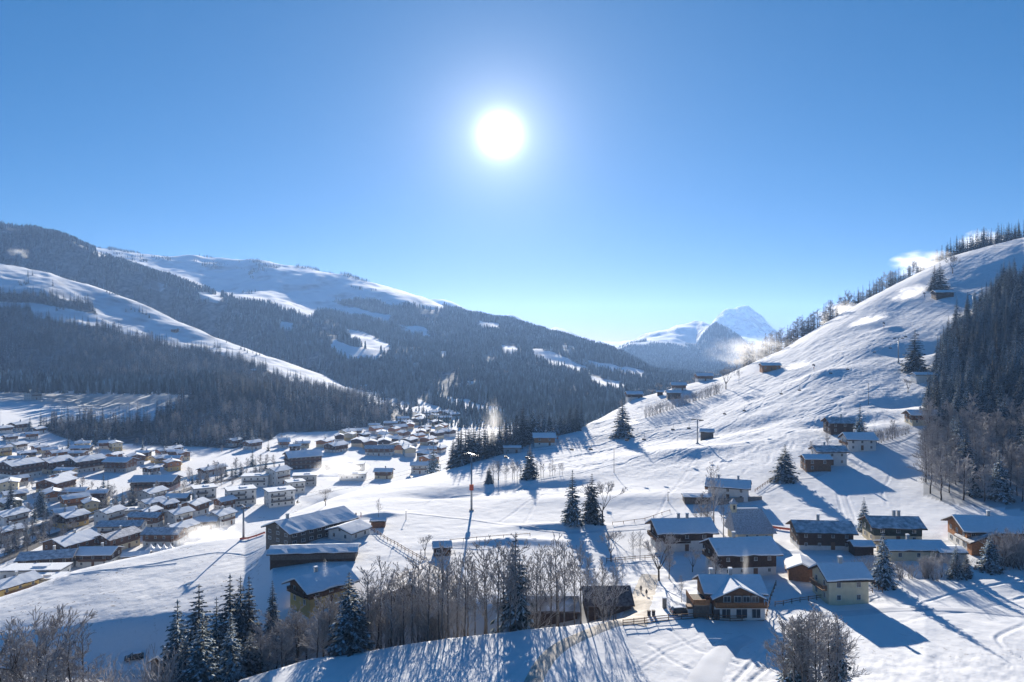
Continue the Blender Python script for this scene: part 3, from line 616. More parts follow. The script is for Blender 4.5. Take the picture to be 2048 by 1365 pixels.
# ---------------------------------------------------------------- buildings
def window_mesh(w, h):
    def fn():
        m = MB(); f = .09
        m.box((0, -.02, h/2-f/2), (w, .10, f)); m.box((0, -.02, -h/2+f/2), (w+.16, .16, f)); m.box((-w/2+f/2, -.02, 0), (f, .10, h-2*f)); m.box((w/2-f/2, -.02, 0), (f, .10, h-2*f)); m.box((0, -.015, 0), (.06, .06, h-2*f))
        return m.mesh('window', ['frame_white'])
    def pn():
        m = MB(); m.box((0, .0, 0), (w-.16, .03, h-.16)); return m.mesh('pane', ['glass'])
    return shared(('win', w, h), fn), shared(('pane', w, h), pn)
def add_window(t, x, y, z, rz, w=1.0, h=1.25, shut=False):
    a, b = window_mesh(w, h); o = obj('window', a, t, (x, y, z), rz); obj('pane', b, o)
    if shut:
        for s in (-1, 1):
            def sm():
                m = MB(); m.box((0, -.04, 0), (w*.46, .05, h)); return m.mesh('shutter', ['shutter'])
            obj('shutter', shared(('sh', w, h), sm), o, (s*w*.75, 0, 0))
def add_door(t, x, y, z, rz, w=1.1, h=2.1, m='timber_brown'):
    def dm():
        q = MB(); q.box((0, -.03, h/2), (w, .08, h)); q.box((0, -.06, h/2+.35), (w*.6, .05, h*.4)); return q.mesh('door', [m])
    obj('door', shared(('door', w, h, m), dm), t, (x, y, z), rz)
def add_balcony(t, x0, x1, y, z, rz, m='timber_brown', depth=1.2):
    """floor with railing along a wall at local y (outwards is -y), turned by rz about the house's centre"""
    q = MB(); c = (x0+x1)/2; L = x1-x0; q.box((c, y-depth/2, z), (L, depth, .14))
    b = obj('balcony', q.mesh('balcony', [m]), t, (0, 0, 0), rz); r = MB()
    r.box((c, y-depth+.05, z+1.0), (L, .10, .09)); r.box((c, y-depth+.05, z+.28), (L, .05, .08))
    n = max(4, int(L/.28))
    for i in range(n): r.box((x0+L*(i+.5)/n, y-depth+.05, z+.62), (L/n*.62, .035, .62))
    for e in (x0+.05, x1-.05): r.box((e, y-depth/2, z+1.0), (.09, depth, .09)); r.box((e, y-depth/2, z+.55), (.04, depth-.1, .7))
    obj('railing', r.mesh('railing', [m]), b)
def gable_roof(t, L, W, h, pitch, oh, snow, name='roof', x=0.0, y=0.0, rz=0.0, thick=.22, sd=.30, deck='timber_dark', hip=0.0):
    tp = math.tan(pitch); hw = W/2+oh; zr = h+W/2*tp; ze = h-oh*tp; hl = L/2+oh
    q = MB(); nx = .0
    q.prism([(-hw, ze), (0, zr), (hw, ze), (hw, ze+thick), (0, zr+thick), (-hw, ze+thick)], 'x', -hl, hl)
    r = obj(name, q.mesh(name, [deck]), t, (x, y, 0), rz)
    s = MB(); N = max(4, int(L/1.5)); gg = random.Random(int(L*100+W*10)); i0 = .06
    for sg in (-1, 1):                    # snow lying on each slope, uneven along the eave
        top = []; bot = []; lo = []
        for k in range(N+1):
            xx = -hl+i0+(2*hl-2*i0)*k/N; e = hw-i0-gg.uniform(-.10, .34); d = sd*gg.uniform(.6, 1.3)
            ridge_v = s.vert((xx, 0, zr+thick+sd*1.05)); eave = s.vert((xx, sg*e, zr+thick-e*tp+d*.8)); eb = s.vert((xx, sg*(e+.02), zr+thick-e*tp+.005)); mid = s.vert((xx, sg*e*.5, zr+thick-e*.5*tp+sd*gg.uniform(.9, 1.15)))
            rb = s.vert((xx, 0, zr+thick+.005)); top.append((ridge_v, mid, eave, eb, rb))
        for k in range(N):
            a, b = top[k], top[k+1]
            for j in range(3):
                f = (a[j], b[j], b[j+1], a[j+1]); s.face(f[::-1] if sg > 0 else f)
        s.face((top[0][0], top[0][1], top[0][2], top[0][3], top[0][4])); s.face((top[-1][4], top[-1][3], top[-1][2], top[-1][1], top[-1][0]))
    if snow: obj('snow_cover', s.mesh('snow_cover', [snow], False), r)
    return r, zr+thick
def chimney(t, x, z, y=0.0, h=1.5, m='plaster_grey', w=.7):
    q = MB(); q.box((x, y, z+h/2-.6), (w, w, h+1.2)); q.box((x, y, z+h+.04), (w+.2, w+.2, .1)); c = obj('chimney', q.mesh('chimney', [m]), t)
    s = MB(); s.box((x, y, z+h+.22), (w+.1, w+.1, .24)); obj('snow_cap', s.mesh('snow_cap', ['snow_roof']), c)
def house(label, p, L, W, h, rot=0, pitch=23, lower='plaster_white', upper='timber_brown', split=.5, oh=.9, roof_snow='snow_roof', deck='timber_dark', chim=((-.2, 0),), win=1, balc=(), cross=None, name='chalet', cat='house', group=None, sd=.38, door=True, shut=False, wsize=(1.0, 1.25)):
    """p foot of the building's centre; ridge along local x; rot in degrees"""
    t = thing(name, label, cat, p, math.radians(rot), group); pt = math.radians(pitch); tp = math.tan(pt); hs_ = h*split
    q = MB(); q.box((0, 0, (hs_-4)/2), (L, W, hs_+4)); obj('lower_wall', q.mesh('lower_wall', [lower]), t)
    q = MB(); e = .04 if upper != lower else .0; q.prism([(-W/2-e, hs_+.002), (W/2+e, hs_+.002), (W/2+e, h), (0, h+W/2*tp), (-W/2-e, h)], 'x', -L/2-e, L/2+e); obj('upper_wall', q.mesh('upper_wall', [upper]), t)
    r, zr = gable_roof(t, L, W, h, pt, oh, roof_snow, deck=deck, sd=sd)
    for cx_, cy_ in chim: chimney(t, cx_*L, zr-abs(cy_)*W*tp, cy_*W)
    ww, wh = wsize
    if win:
        storeys = max(1, int(round(h/2.8))); gone = [(b[0], b[3]) for b in balc]
        for s in range(storeys):
            z = (s+.5)*h/storeys+.1
            n = max(2, int(L/(3.0 if win > 1 else 3.8)))
            for i in range(n):
                x = -L/2+L*(i+.5)/n
                if s == 0 and door and i == n//2: add_door(t, x, -W/2-e, 0, 0)
                else: add_window(t, x, -W/2-e-.01, z, 0, ww, wh, shut)
            n = max(2, int(W/3.6))
            for i in range(n):
                y = -W/2+W*(i+.5)/n
                add_window(t, -L/2-e-.01, y, z, -math.pi/2, ww, wh, shut); add_window(t, L/2+e+.01, y, z, math.pi/2, ww, wh, shut)
        if W > 7: add_window(t, -L/2-e-.01, 0, h+W*tp*.2, -math.pi/2, .9, .9); add_window(t, L/2+e+.01, 0, h+W*tp*.2, math.pi/2, .9, .9)
    for side, f0, f1, z, m in balc:       # side 0 front, 1 left gable, 2 right gable
        if side == 0: add_balcony(t, f0*L/2, f1*L/2, -W/2-e, z, 0, m)
        else: add_balcony(t, f0*W/2, f1*W/2, -L/2-e, z, -math.pi/2 if side == 1 else math.pi/2, m)
    if cross:                             # a lower gable standing out of the front: (x, width, projection, eave height, wall, snow)
        cxp, cw, pr, chh, cm, cs = cross
        q = MB(); y1 = -W/2-e; q.prism([(cxp-cw/2, -3), (cxp+cw/2, -3), (cxp+cw/2, chh), (cxp, chh+cw/2*tp), (cxp-cw/2, chh)], 'y', y1-pr, y1+.5); obj('front_wing', q.mesh('front_wing', [cm]), t)
        gable_roof(t, pr+W*.42, cw, chh, pt, oh*.7, cs, 'wing_roof', cxp, y1-pr/2+W*.21, math.pi/2, .2, .28, deck)
    return t
def block(label, p, L, W, h, rot=0, wall='plaster_white', storeys=3, group=None, name='apartment_block', balc='timber_grey', flat=True, cols=None):
    """flat or low roofed block of flats with windows and balconies"""
    t = thing(name, label, 'building', p, math.radians(rot), group); q = MB(); q.box((0, 0, (h-4)/2), (L, W, h+4)); obj('wall', q.mesh('wall', [wall]), t)
    if flat:
        q = MB(); q.box((0, 0, h+.15), (L+1.2, W+1.2, .3)); r = obj('roof', q.mesh('roof', ['metal_dark']), t); s = MB(); s.box((0, 0, h+.46), (L+1.0, W+1.0, .32)); s.box((L*.1, 0, h+.9), (L*.25, W*.4, .6)); obj('snow_cover', s.mesh('snow_cover', ['snow_roof']), r)
    else: gable_roof(t, L, W, h, math.radians(9), 1.0, 'snow_roof')
    n = cols or max(3, int(L/3.4))
    for s in range(storeys):
        z = (s+.55)*h/storeys
        for i in range(n): add_window(t, -L/2+L*(i+.5)/n, -W/2-.01, z, 0, 1.1, 1.4)
        for i in range(2):
            for sg in (-1, 1): add_window(t, sg*(L/2+.01), -W/2+W*(i+.5)/2, z, sg*math.pi/2, 1.1, 1.4)
        if s and balc: add_balcony(t, -L*.42, L*.42 if s % 2 else L*.1, -W/2, s*h/storeys+.1, 0, balc, 1.3)
    return t
def fence(pts, label, h=1.1, rails=2, step=2.6, m='timber_brown', g=None, name='fence', cat='fence', closed=False, mesh_net=False):
    P = [near.hit(*p) if len(p) == 2 else near.at(p[0], p[2]) for p in pts]; Q = []
    for a, b in zip(P, P[1:]):
        n = max(1, int(round((b-a).to_2d().length/step)))
        for i in range(n): Q.append(a.to_2d().lerp(b.to_2d(), i/n))
    Q.append(P[-1].to_2d()); zz = near.z(np.array([q.x for q in Q]), np.array([q.y for q in Q])); Q = [Vector((q.x, q.y, float(z))) for q, z in zip(Q, zz)]
    t = thing(name, label, cat, Q[0], 0, g)
    def pm():
        q = MB(); q.box((0, 0, h/2-.25), (.14, .14, h+.6)); return q.mesh('post', [m])
    pmesh = shared(('post', h, m), pm)
    for q in Q: obj('post', pmesh, t, q-Q[0])
    for a, b in zip(Q, Q[1:]):
        d = b-a
        for k in range(rails):
            z = h*(.88-.42*k); r = MB(); o = Vector((0, 0, z)); u = Vector((-d.y, d.x, 0)).normalized()*.03; w = Vector((0, 0, .07 if not mesh_net else h*.2))
            i = [r.vert(v) for v in (o-u-w, o+u-w, o+u+w, o-u+w, o+d-u-w, o+d+u-w, o+d+u+w, o+d-u+w)]
            for f in ((0, 1, 2, 3), (7, 6, 5, 4), (0, 4, 5, 1), (1, 5, 6, 2), (2, 6, 7, 3), (3, 7, 4, 0)): r.face([i[j] for j in f])
            obj('rail', r.mesh('rail', [m]), t, a-Q[0])
    return t
def ribbon(name, label, pts, width, m, lift=.07, g=None, n=6, world=False):
    g = g or near; P = [Vector(p) if world else g.hit(*p).to_2d() for p in pts]; Q = []
    for i in range(len(P)-1):
        p0, p1, p2, p3 = P[max(i-1, 0)], P[i], P[i+1], P[min(i+2, len(P)-1)]; k = max(4, int((p2-p1).length/1.2))
        for j in range(k):
            t = j/k; Q.append(.5*((2*p1)+(p2-p0)*t+(2*p0-5*p1+4*p2-p3)*t*t+(3*p1-p0-3*p2+p3)*t**3))
    Q.append(P[-1]); V = []; Fc = []
    for i, q in enumerate(Q):
        t = (Q[min(i+1, len(Q)-1)]-Q[max(i-1, 0)]).normalized(); s = Vector((-t.y, t.x)); w = width[0]+(width[1]-width[0])*i/len(Q) if isinstance(width, tuple) else width
        for k in range(n+1):
            v = q+s*w*(k/n-.5); V.append((v.x, v.y))
    A = np.array(V); Z = g.z(A[:, 0], A[:, 1]); c = n+1
    k = np.arange(len(V)) % c; Z = Z+np.where((k == 0) | (k == n), -.12, lift)
    for i in range(len(Q)-1):
        for j in range(n): Fc.append((i*c+j, i*c+j+1, (i+1)*c+j+1, (i+1)*c+j))
    me = bpy.data.meshes.new(name); me.from_pydata([(x, y, float(z)) for (x, y), z in zip(V, Z)], [], Fc); me.materials.append(MATS[m]); me.polygons.foreach_set('use_smooth', [True]*len(Fc))
    o = obj(name, me); o['kind'] = 'structure'; o['label'] = label; return o
def plume(name, label, c, r, dens, col=(.985, .99, 1), rz=0.0, tilt=0.0, scale=2.0, seed=0.0, thr=.40):
    m = bpy.data.materials.new(name); m.use_nodes = True; n = m.node_tree.nodes; l = m.node_tree.links; n.clear()
    tcn = n.new('ShaderNodeTexCoord'); ln = n.new('ShaderNodeVectorMath'); ln.operation = 'LENGTH'; wp = n.new('ShaderNodeTexNoise'); wp.inputs['Scale'].default_value = 1.6; wp.inputs['Detail'].default_value = 4; sb = n.new('ShaderNodeVectorMath'); sb.operation = 'SUBTRACT'; sb.inputs[1].default_value = (.5, .5, .5); l.new(wp.outputs['Color'], sb.inputs[0])
    sc_ = n.new('ShaderNodeVectorMath'); sc_.operation = 'SCALE'; sc_.inputs['Scale'].default_value = 1.5; l.new(sb.outputs[0], sc_.inputs[0]); ad = n.new('ShaderNodeVectorMath'); ad.operation = 'ADD'; l.new(tcn.outputs['Object'], ad.inputs[0]); l.new(sc_.outputs[0], ad.inputs[1]); l.new(ad.outputs[0], ln.inputs[0])
    mp = n.new('ShaderNodeMapping'); mp.inputs['Location'].default_value = (seed, seed*1.7, 0); l.new(tcn.outputs['Object'], mp.inputs[0]); l.new(mp.outputs[0], wp.inputs['Vector'])
    no = n.new('ShaderNodeTexNoise'); no.inputs['Scale'].default_value = scale; no.inputs['Detail'].default_value = 6; no.inputs['Roughness'].default_value = .68; l.new(mp.outputs[0], no.inputs['Vector'])
    def mt(op, a, b):
        x = n.new('ShaderNodeMath'); x.operation = op
        for i, v in enumerate((a, b)):
            if isinstance(v, (int, float)): x.inputs[i].default_value = v
            else: l.new(v, x.inputs[i])
        return x.outputs[0]
    fall = mt('POWER', mt('MAXIMUM', mt('SUBTRACT', 1.0, ln.outputs['Value']), 0.0), 1.3)
    d = mt('MULTIPLY', mt('MULTIPLY', fall, mt('MAXIMUM', mt('SUBTRACT', no.outputs['Fac'], thr), 0.0)), dens*6)
    v = n.new('ShaderNodeVolumePrincipled'); v.inputs['Color'].default_value = (*col, 1); v.inputs['Anisotropy'].default_value = .5; l.new(d, v.inputs['Density'])
    ou = n.new('ShaderNodeOutputMaterial'); l.new(v.outputs[0], ou.inputs['Volume']); MATS[name+str(seed)] = m
    def sp():
        q = MB(); R = 8; C2 = 14; ids = []
        for i in range(R+1):
            a = math.pi*i/R; ids.append([q.vert((math.sin(a)*math.cos(2*math.pi*j/C2), math.sin(a)*math.sin(2*math.pi*j/C2), math.cos(a))) for j in range(C2)])
        for i in range(R):
            for j in range(C2): q.face((ids[i][j], ids[i+1][j], ids[i+1][(j+1) % C2], ids[i][(j+1) % C2]))
        return q.mesh('plume', ['haze'])
    me = sp(); me.materials.clear(); me.materials.append(m)
    o = obj(name, me, None, c, 0, r); o.rotation_euler = (0, tilt, rz); o['kind'] = 'stuff'; o['label'] = label; return o
# ---------------------------------------------------------------- lanes
ribbon('road', 'tan trodden lane running down past the two walkers', [(1300, 1150), (1290, 1180), (1278, 1210), (1258, 1246)], (5.5, 9.0), 'road_tan')
ribbon('lane', 'curving snowy lane striped by tree shadows in the foreground', [(1262, 1240), (1190, 1262), (1120, 1295), (1085, 1330), (1060, 1380)], 4.0, 'road_tan')
ribbon('path', 'grey packed snow path curving down beside the clump of trees', [(1500, 1275), (1460, 1295), (1425, 1330), (1400, 1390)], (4.0, 8.0), 'road_grey')
ribbon('snow_road', 'cleared snow road crossing the right meadow behind the cream house', [(1640, 1228), (1760, 1222), (1850, 1218), (1940, 1222), (2060, 1232)], 3.6, 'road_grey')
ribbon('track', 'level farm track cut across the lower ski slope', [(760, 1022), (850, 1030), (960, 1042), (1060, 1056), (1130, 1066), (1200, 1064), (1290, 1058)], 2.6, 'road_grey')
ribbon('driveway', 'winding driveway up to the upper houses', [(1530, 985), (1580, 962), (1640, 950), (1700, 905), (1790, 885), (1830, 868)], 3.0, 'road_grey')

# ---------------------------------------------------------------- hamlet on the terrace
hit = near.hit
T = house('new chalet with white ground floor, orange terrace railing and sunlit snowy front gable', near.at(1458, 158), 11.5, 8.5, 4.8, 0, 24, 'plaster_white', 'timber_brown', .52, 1.0, chim=((-.32, .1), (.02, 0)), win=0,
          cross=(.2, 10.2, 2.2, 4.3, 'timber_brown', 'snow_roof'), door=False)
q = MB(); q.box((.2, -6.75, 1.45), (10.5, .12, 2.9)); obj('front_wall', q.mesh('front_wall', ['plaster_white']), T)
for x, w in ((-2.6, 1.9), (.6, 2.4), (3.6, 1.9)): add_window(T, x, -6.83, 1.35, 0, w, 2.0)
for x in (-2.4, -.2, 1.6, 3.4): add_window(T, x, -6.78, 4.3, 0, 1.5, 1.3)
add_balcony(T, -5.1, 5.5, -6.8, 2.95, 0, 'timber_orange', 1.3); add_door(T, -4.6, -6.83, 0, 0, 1.3, 2.2, 'metal_dark')
q = MB(); q.box((-7.6, -3.2, 1.4), (3.2, 6.5, 2.8)); q.box((-7.6, -3.2, 2.88), (3.4, 6.7, .16)); o = obj('terrace', q.mesh('terrace', ['timber_grey']), T)
q = MB(); q.box((-7.6, -6.55, 3.5), (3.4, .08, 1.0)); q.box((-9.28, -3.2, 3.5), (.08, 6.6, 1.0)); q.box((-7.6, -6.55, 4.05), (3.5, .16, .1)); obj('railing', q.mesh('railing', ['timber_orange']), o)
house('cream rendered house with a shaded snow roof standing alone above the meadow', near.at(1680, 167), 9.2, 7.6, 5.6, 4, 27, 'plaster_cream', 'plaster_cream', .5, .9, chim=((.0, 0),), win=1, balc=((1, -.8, .8, 2.9, 'timber_brown'),), door=False, name='house', shut=False)
house('large dark brown chalet with whitewashed ground floor in front of the chapel', near.at(1480, 187), 14.2, 10.5, 5.8, 6, 22, 'plaster_white', 'timber_dark', .40, 1.3, chim=((-.12, 0),), win=2, balc=((1, -.9, .9, 3.2, 'timber_dark'), (1, -.8, .8, 5.8, 'timber_dark')), wsize=(.8, 1.0))
house('dark chalet with white side wall and wide shaded roof, left of the chapel', near.at(1362, 211), 15, 10.5, 5.6, 5, 22, 'plaster_white', 'timber_dark', .55, 1.4, chim=((-.05, 0), (.12, 0)), win=1, balc=((0, -.9, .1, 2.8, 'timber_dark'), (1, -.9, .9, 2.8, 'timber_brown')))
# chapel
T = thing('chapel', 'white village chapel with steep grey shingle roof and small ridge turret', 'church', near.at(1500, 216), math.radians(3))
q = MB(); q.box((0, 0, -.2), (10.4, 8.6, 6.0)); obj('wall', q.mesh('wall', ['plaster_cream']), T)
q = MB(); a, b, z0, z1 = 6.2, 4.9, 2.6, 8.9; i = [q.vert(v) for v in ((-a, -b, z0), (a, -b, z0), (a, b, z0), (-a, b, z0), (-a+.3, 0, z1), (a-2.8, 0, z1))]
for f in ((0, 1, 5, 4), (1, 2, 5), (2, 3, 4, 5), (3, 0, 4), (3, 2, 1, 0)): q.face([i[j] for j in f])
r = obj('roof', q.mesh('roof', ['shingle']), T); q = MB(); q.box((-1.2, 0, z1+.05), (7.0, .5, .3)); obj('snow_ridge', q.mesh('snow_ridge', ['snow_roof']), r)
q = MB(); q.box((-5.0, 0, 8.6), (1.5, 1.5, 3.6)); tu = obj('turret', q.mesh('turret', ['plaster_cream']), T)
q = MB(); q.prism([(-5.0-1.1, -1.1), (-5.0+1.1, -1.1), (-5.0+1.1, 1.1), (-5.0-1.1, 1.1)], 'z', 10.4, 10.55); ap = q.vert((-5.0, 0, 12.0)); bs = [q.vert(v) for v in ((-6.1, -1.1, 10.55), (-3.9, -1.1, 10.55), (-3.9, 1.1, 10.55), (-6.1, 1.1, 10.55))]
for k in range(4): q.face((bs[k], bs[(k+1) % 4], ap))
obj('turret_roof', q.mesh('turret_roof', ['shingle']), tu); q = MB(); q.box((-5.0, -.78, 9.4), (.6, .06, 1.2)); obj('bell_opening', q.mesh('bell_opening', ['metal_dark']), tu)
for x in (-2.5, .5, 3.2): add_window(T, x, -4.31, 1.4, 0, .8, 1.8)
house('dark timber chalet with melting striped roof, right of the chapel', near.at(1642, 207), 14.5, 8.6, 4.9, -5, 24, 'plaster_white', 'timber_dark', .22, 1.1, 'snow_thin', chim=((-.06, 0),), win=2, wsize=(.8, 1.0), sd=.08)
house('small brown garage hut with sunlit gable roof between two chalets', near.at(1602, 180), 6.5, 6, 2.9, 72, 24, 'timber_brown', 'timber_brown', .5, .8, chim=(), win=0, door=True, name='garage', cat='garage')
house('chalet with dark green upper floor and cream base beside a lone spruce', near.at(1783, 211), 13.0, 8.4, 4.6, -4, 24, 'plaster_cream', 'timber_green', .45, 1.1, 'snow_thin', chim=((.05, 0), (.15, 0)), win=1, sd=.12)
house('low cream outbuilding with a broad shaded roof below the green chalet', near.at(1822, 196), 14.5, 8, 2.6, -2, 17, 'plaster_cream', 'plaster_cream', .5, .7, chim=((-.05, 0.05),), win=1, name='outbuilding', door=False)
house('small garage with flat snowy roof beside the low cream outbuilding', near.at(1895, 193), 6.5, 6, 2.4, -2, 10, 'plaster_grey', 'plaster_grey', .5, .4, chim=(), win=0, name='garage', cat='garage')
house('large orange timber chalet at the edge of the right forest', near.at(1988, 203), 19, 11.5, 5.8, -8, 22, 'plaster_white', 'timber_orange', .42, 1.4, 'snow_roof', chim=((-.08, 0),), win=2, cross=(-4.0, 11, 2.5, 3.2, 'timber_orange', 'snow_thin'), balc=((0, .1, .9, 3.2, 'timber_orange'),))
house('grey chicken shed beside the dark striped chalet', near.at(1722, 199), 5, 4, 2.3, -3, 20, 'timber_dark', 'timber_dark', .5, .5, chim=(), win=0, name='shed', cat='shed')
house('white two storey house with retaining wall above the chapel', near.at(1457, 262), 13.5, 8.8, 4.6, -20, 20, 'plaster_white', 'plaster_white', .5, 1.1, chim=((-.25, 0), (.25, 0)), win=1, name='house', balc=((1, -.8, .8, 3.1, 'timber_brown'),))
house('low snow roofed carport left of the white house above the chapel', near.at(1393, 259), 9, 5, 2.2, -4, 10, 'timber_grey', 'timber_grey', .5, .5, chim=(), win=0, name='carport', cat='carport')
house('brown timber annex with open loft, nearest of the upper houses', near.at(1631, 291), 9.5, 7, 4.4, -4, 16, 'timber_brown', 'timber_brown', .5, .7, chim=(), win=1, name='annex')
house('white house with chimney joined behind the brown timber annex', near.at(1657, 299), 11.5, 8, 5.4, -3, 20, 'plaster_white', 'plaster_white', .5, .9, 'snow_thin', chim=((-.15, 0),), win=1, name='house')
house('white house with blue shaded roof and timber gable among the upper houses', near.at(1716, 318), 11.5, 8.4, 4.6, -2, 26, 'plaster_white', 'plaster_white', .5, 1.0, chim=((-.1, .1),), win=1, name='house', balc=((1, -.8, .8, 2.3, 'timber_brown'),))
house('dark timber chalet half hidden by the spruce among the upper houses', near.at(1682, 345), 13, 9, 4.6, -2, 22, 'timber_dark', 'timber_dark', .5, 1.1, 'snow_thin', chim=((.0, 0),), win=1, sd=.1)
house('weathered timber chalet at the end of the driveway by the forest', near.at(1843, 349), 12, 8, 4.2, -4, 21, 'plaster_cream', 'timber_brown', .4, 1.2, chim=((-.05, 0),), win=1)
house('grey hay hut standing alone beside the lift mast', near.at(1414, 385), 6.5, 5, 4.0, -16, 22, 'timber_grey', 'timber_grey', .5, .6, chim=(), win=0, name='hay_hut', cat='hut')
house('long hay barn under the pair of spruces high on the slope', hit(1885, 595), 14, 9, 3.8, -6, 20, 'timber_dark', 'timber_dark', .5, 1.0, chim=(), win=0, name='hay_barn', cat='barn', door=False)
house('big grey cow barn with open dark gable left of the slope', near.at(622, 230), 24, 12.5, 4.2, 52, 20, 'timber_grey', 'timber_grey', .5, 1.1, chim=((-.36, 0),), win=2, name='cow_barn', cat='barn', wsize=(1.4, 1.0), door=False)
house('long low machine shed with a single snowy roof in front of the barn', near.at(630, 205), 23.0, 7.0, 2.5, 5, 13, 'timber_dark', 'timber_grey', .3, .8, chim=(), win=0, name='machine_shed', cat='shed', door=False)
house('low milk house with clean snowy gable roof beside the barn', near.at(698, 226), 8.5, 9, 2.6, 62, 16, 'plaster_white', 'plaster_white', .5, .8, chim=(), win=1, name='milk_house', door=False)
house('ochre farmhouse with smoking chimney half hidden by spruces', near.at(642, 179), 11.5, 9, 4.4, 46, 22, 'plaster_ochre', 'timber_brown', .5, 1.5, chim=((-.1, 0.05),), win=1, balc=((1, -.9, .9, 2.8, 'timber_dark'),), name='farmhouse')
house('wide brown gabled house behind the birch row with patchy snow', near.at(838, 175), 14, 14, 3.6, 84, 24, 'plaster_white', 'timber_grey', .55, 1.4, 'snow_patchy', chim=((-.2, .1),), win=1, name='farmhouse', sd=.1)
house('small tool hut among shrubs below the farm track', near.at(884, 207), 4.6, 4.4, 2.3, 8, 20, 'timber_grey', 'timber_dark', .4, .5, chim=(), win=1, name='tool_hut', cat='hut')
house('tiny ticket hut with stacked boards beside the barn', hit(757, 1054), 4.4, 3.2, 2.0, 4, 14, 'timber_brown', 'timber_brown', .5, .5, chim=(), win=0, name='ticket_hut', cat='hut')
house('dark red roofed stable behind the birches beside the lane', near.at(1212, 166), 9.5, 9, 2.6, 2, 27, 'timber_dark', 'timber_dark', .5, .8, None, 'roof_brown', chim=(), win=0, name='stable', cat='stable')
house('long low stable hidden behind the birch trunks', near.at(1090, 168), 14, 8, 2.2, 0, 22, 'timber_dark', 'timber_dark', .5, .8, 'snow_patchy', 'roof_brown', chim=(), win=0, name='stable', cat='stable', sd=.06)
house('dark wooden hut behind the spruces in the shaded hollow', near.at(338, 172), 6, 4.5, 4.6, 68, 30, 'plaster_white', 'timber_dark', .5, .7, chim=((-.1, .1),), win=1, name='hut', cat='hut')
house('orange timber lodge with blue shaded roof below the spruce grove', hit(1088, 890), 11, 8, 4.4, 2, 22, 'plaster_white', 'timber_orange', .35, 1.0, chim=((.1, 0),), win=1, name='lodge')
house('grey lift station with flat snowy roof near the lodge', hit(1024, 906), 9, 6, 2.8, 3, 9, 'plaster_grey', 'plaster_grey', .5, .4, chim=(), win=1, name='lift_station', cat='building')
for px, py, L, lab, up in ((1347, 797, 9, 'low grey barn just above the hedge on the slope edge', 'timber_grey'), (1357, 781, 10, 'white and brown farmhouse behind the low barn on the slope edge', 'timber_brown'), (1268, 799, 11, 'dark farmhouse peeking over the slope edge behind a spruce', 'timber_dark'),
                        (1320, 791, 4, 'tiny dark hut alone on the slope edge', 'timber_dark'), (1408, 762, 12, 'brown farmhouse on the slope edge among bare trees', 'timber_brown')):
    house(lab, hit(px, py), L, L*.7, 4 if L > 5 else 2.5, rnd.uniform(-10, 10), 21, 'plaster_white' if L > 9 else up, up, .45, .9, chim=() if L < 9 else ((.1, 0),), win=1 if L > 8 else 0, name='farmhouse' if L > 8 else 'hut', cat='house' if L > 8 else 'hut')
house('orange lift hut in drifting snow mist beside the snow gun', hit(1540, 741), 13, 8, 3.6, -4, 18, 'timber_orange', 'timber_orange', .5, .8, chim=(), win=1, name='lift_hut', cat='hut')
house('white pump house beside the forest at the end of the slope road', hit(1848, 762), 12, 7, 3.4, -3, 16, 'plaster_white', 'plaster_white', .5, .7, chim=(), win=0, name='pump_house', cat='building')

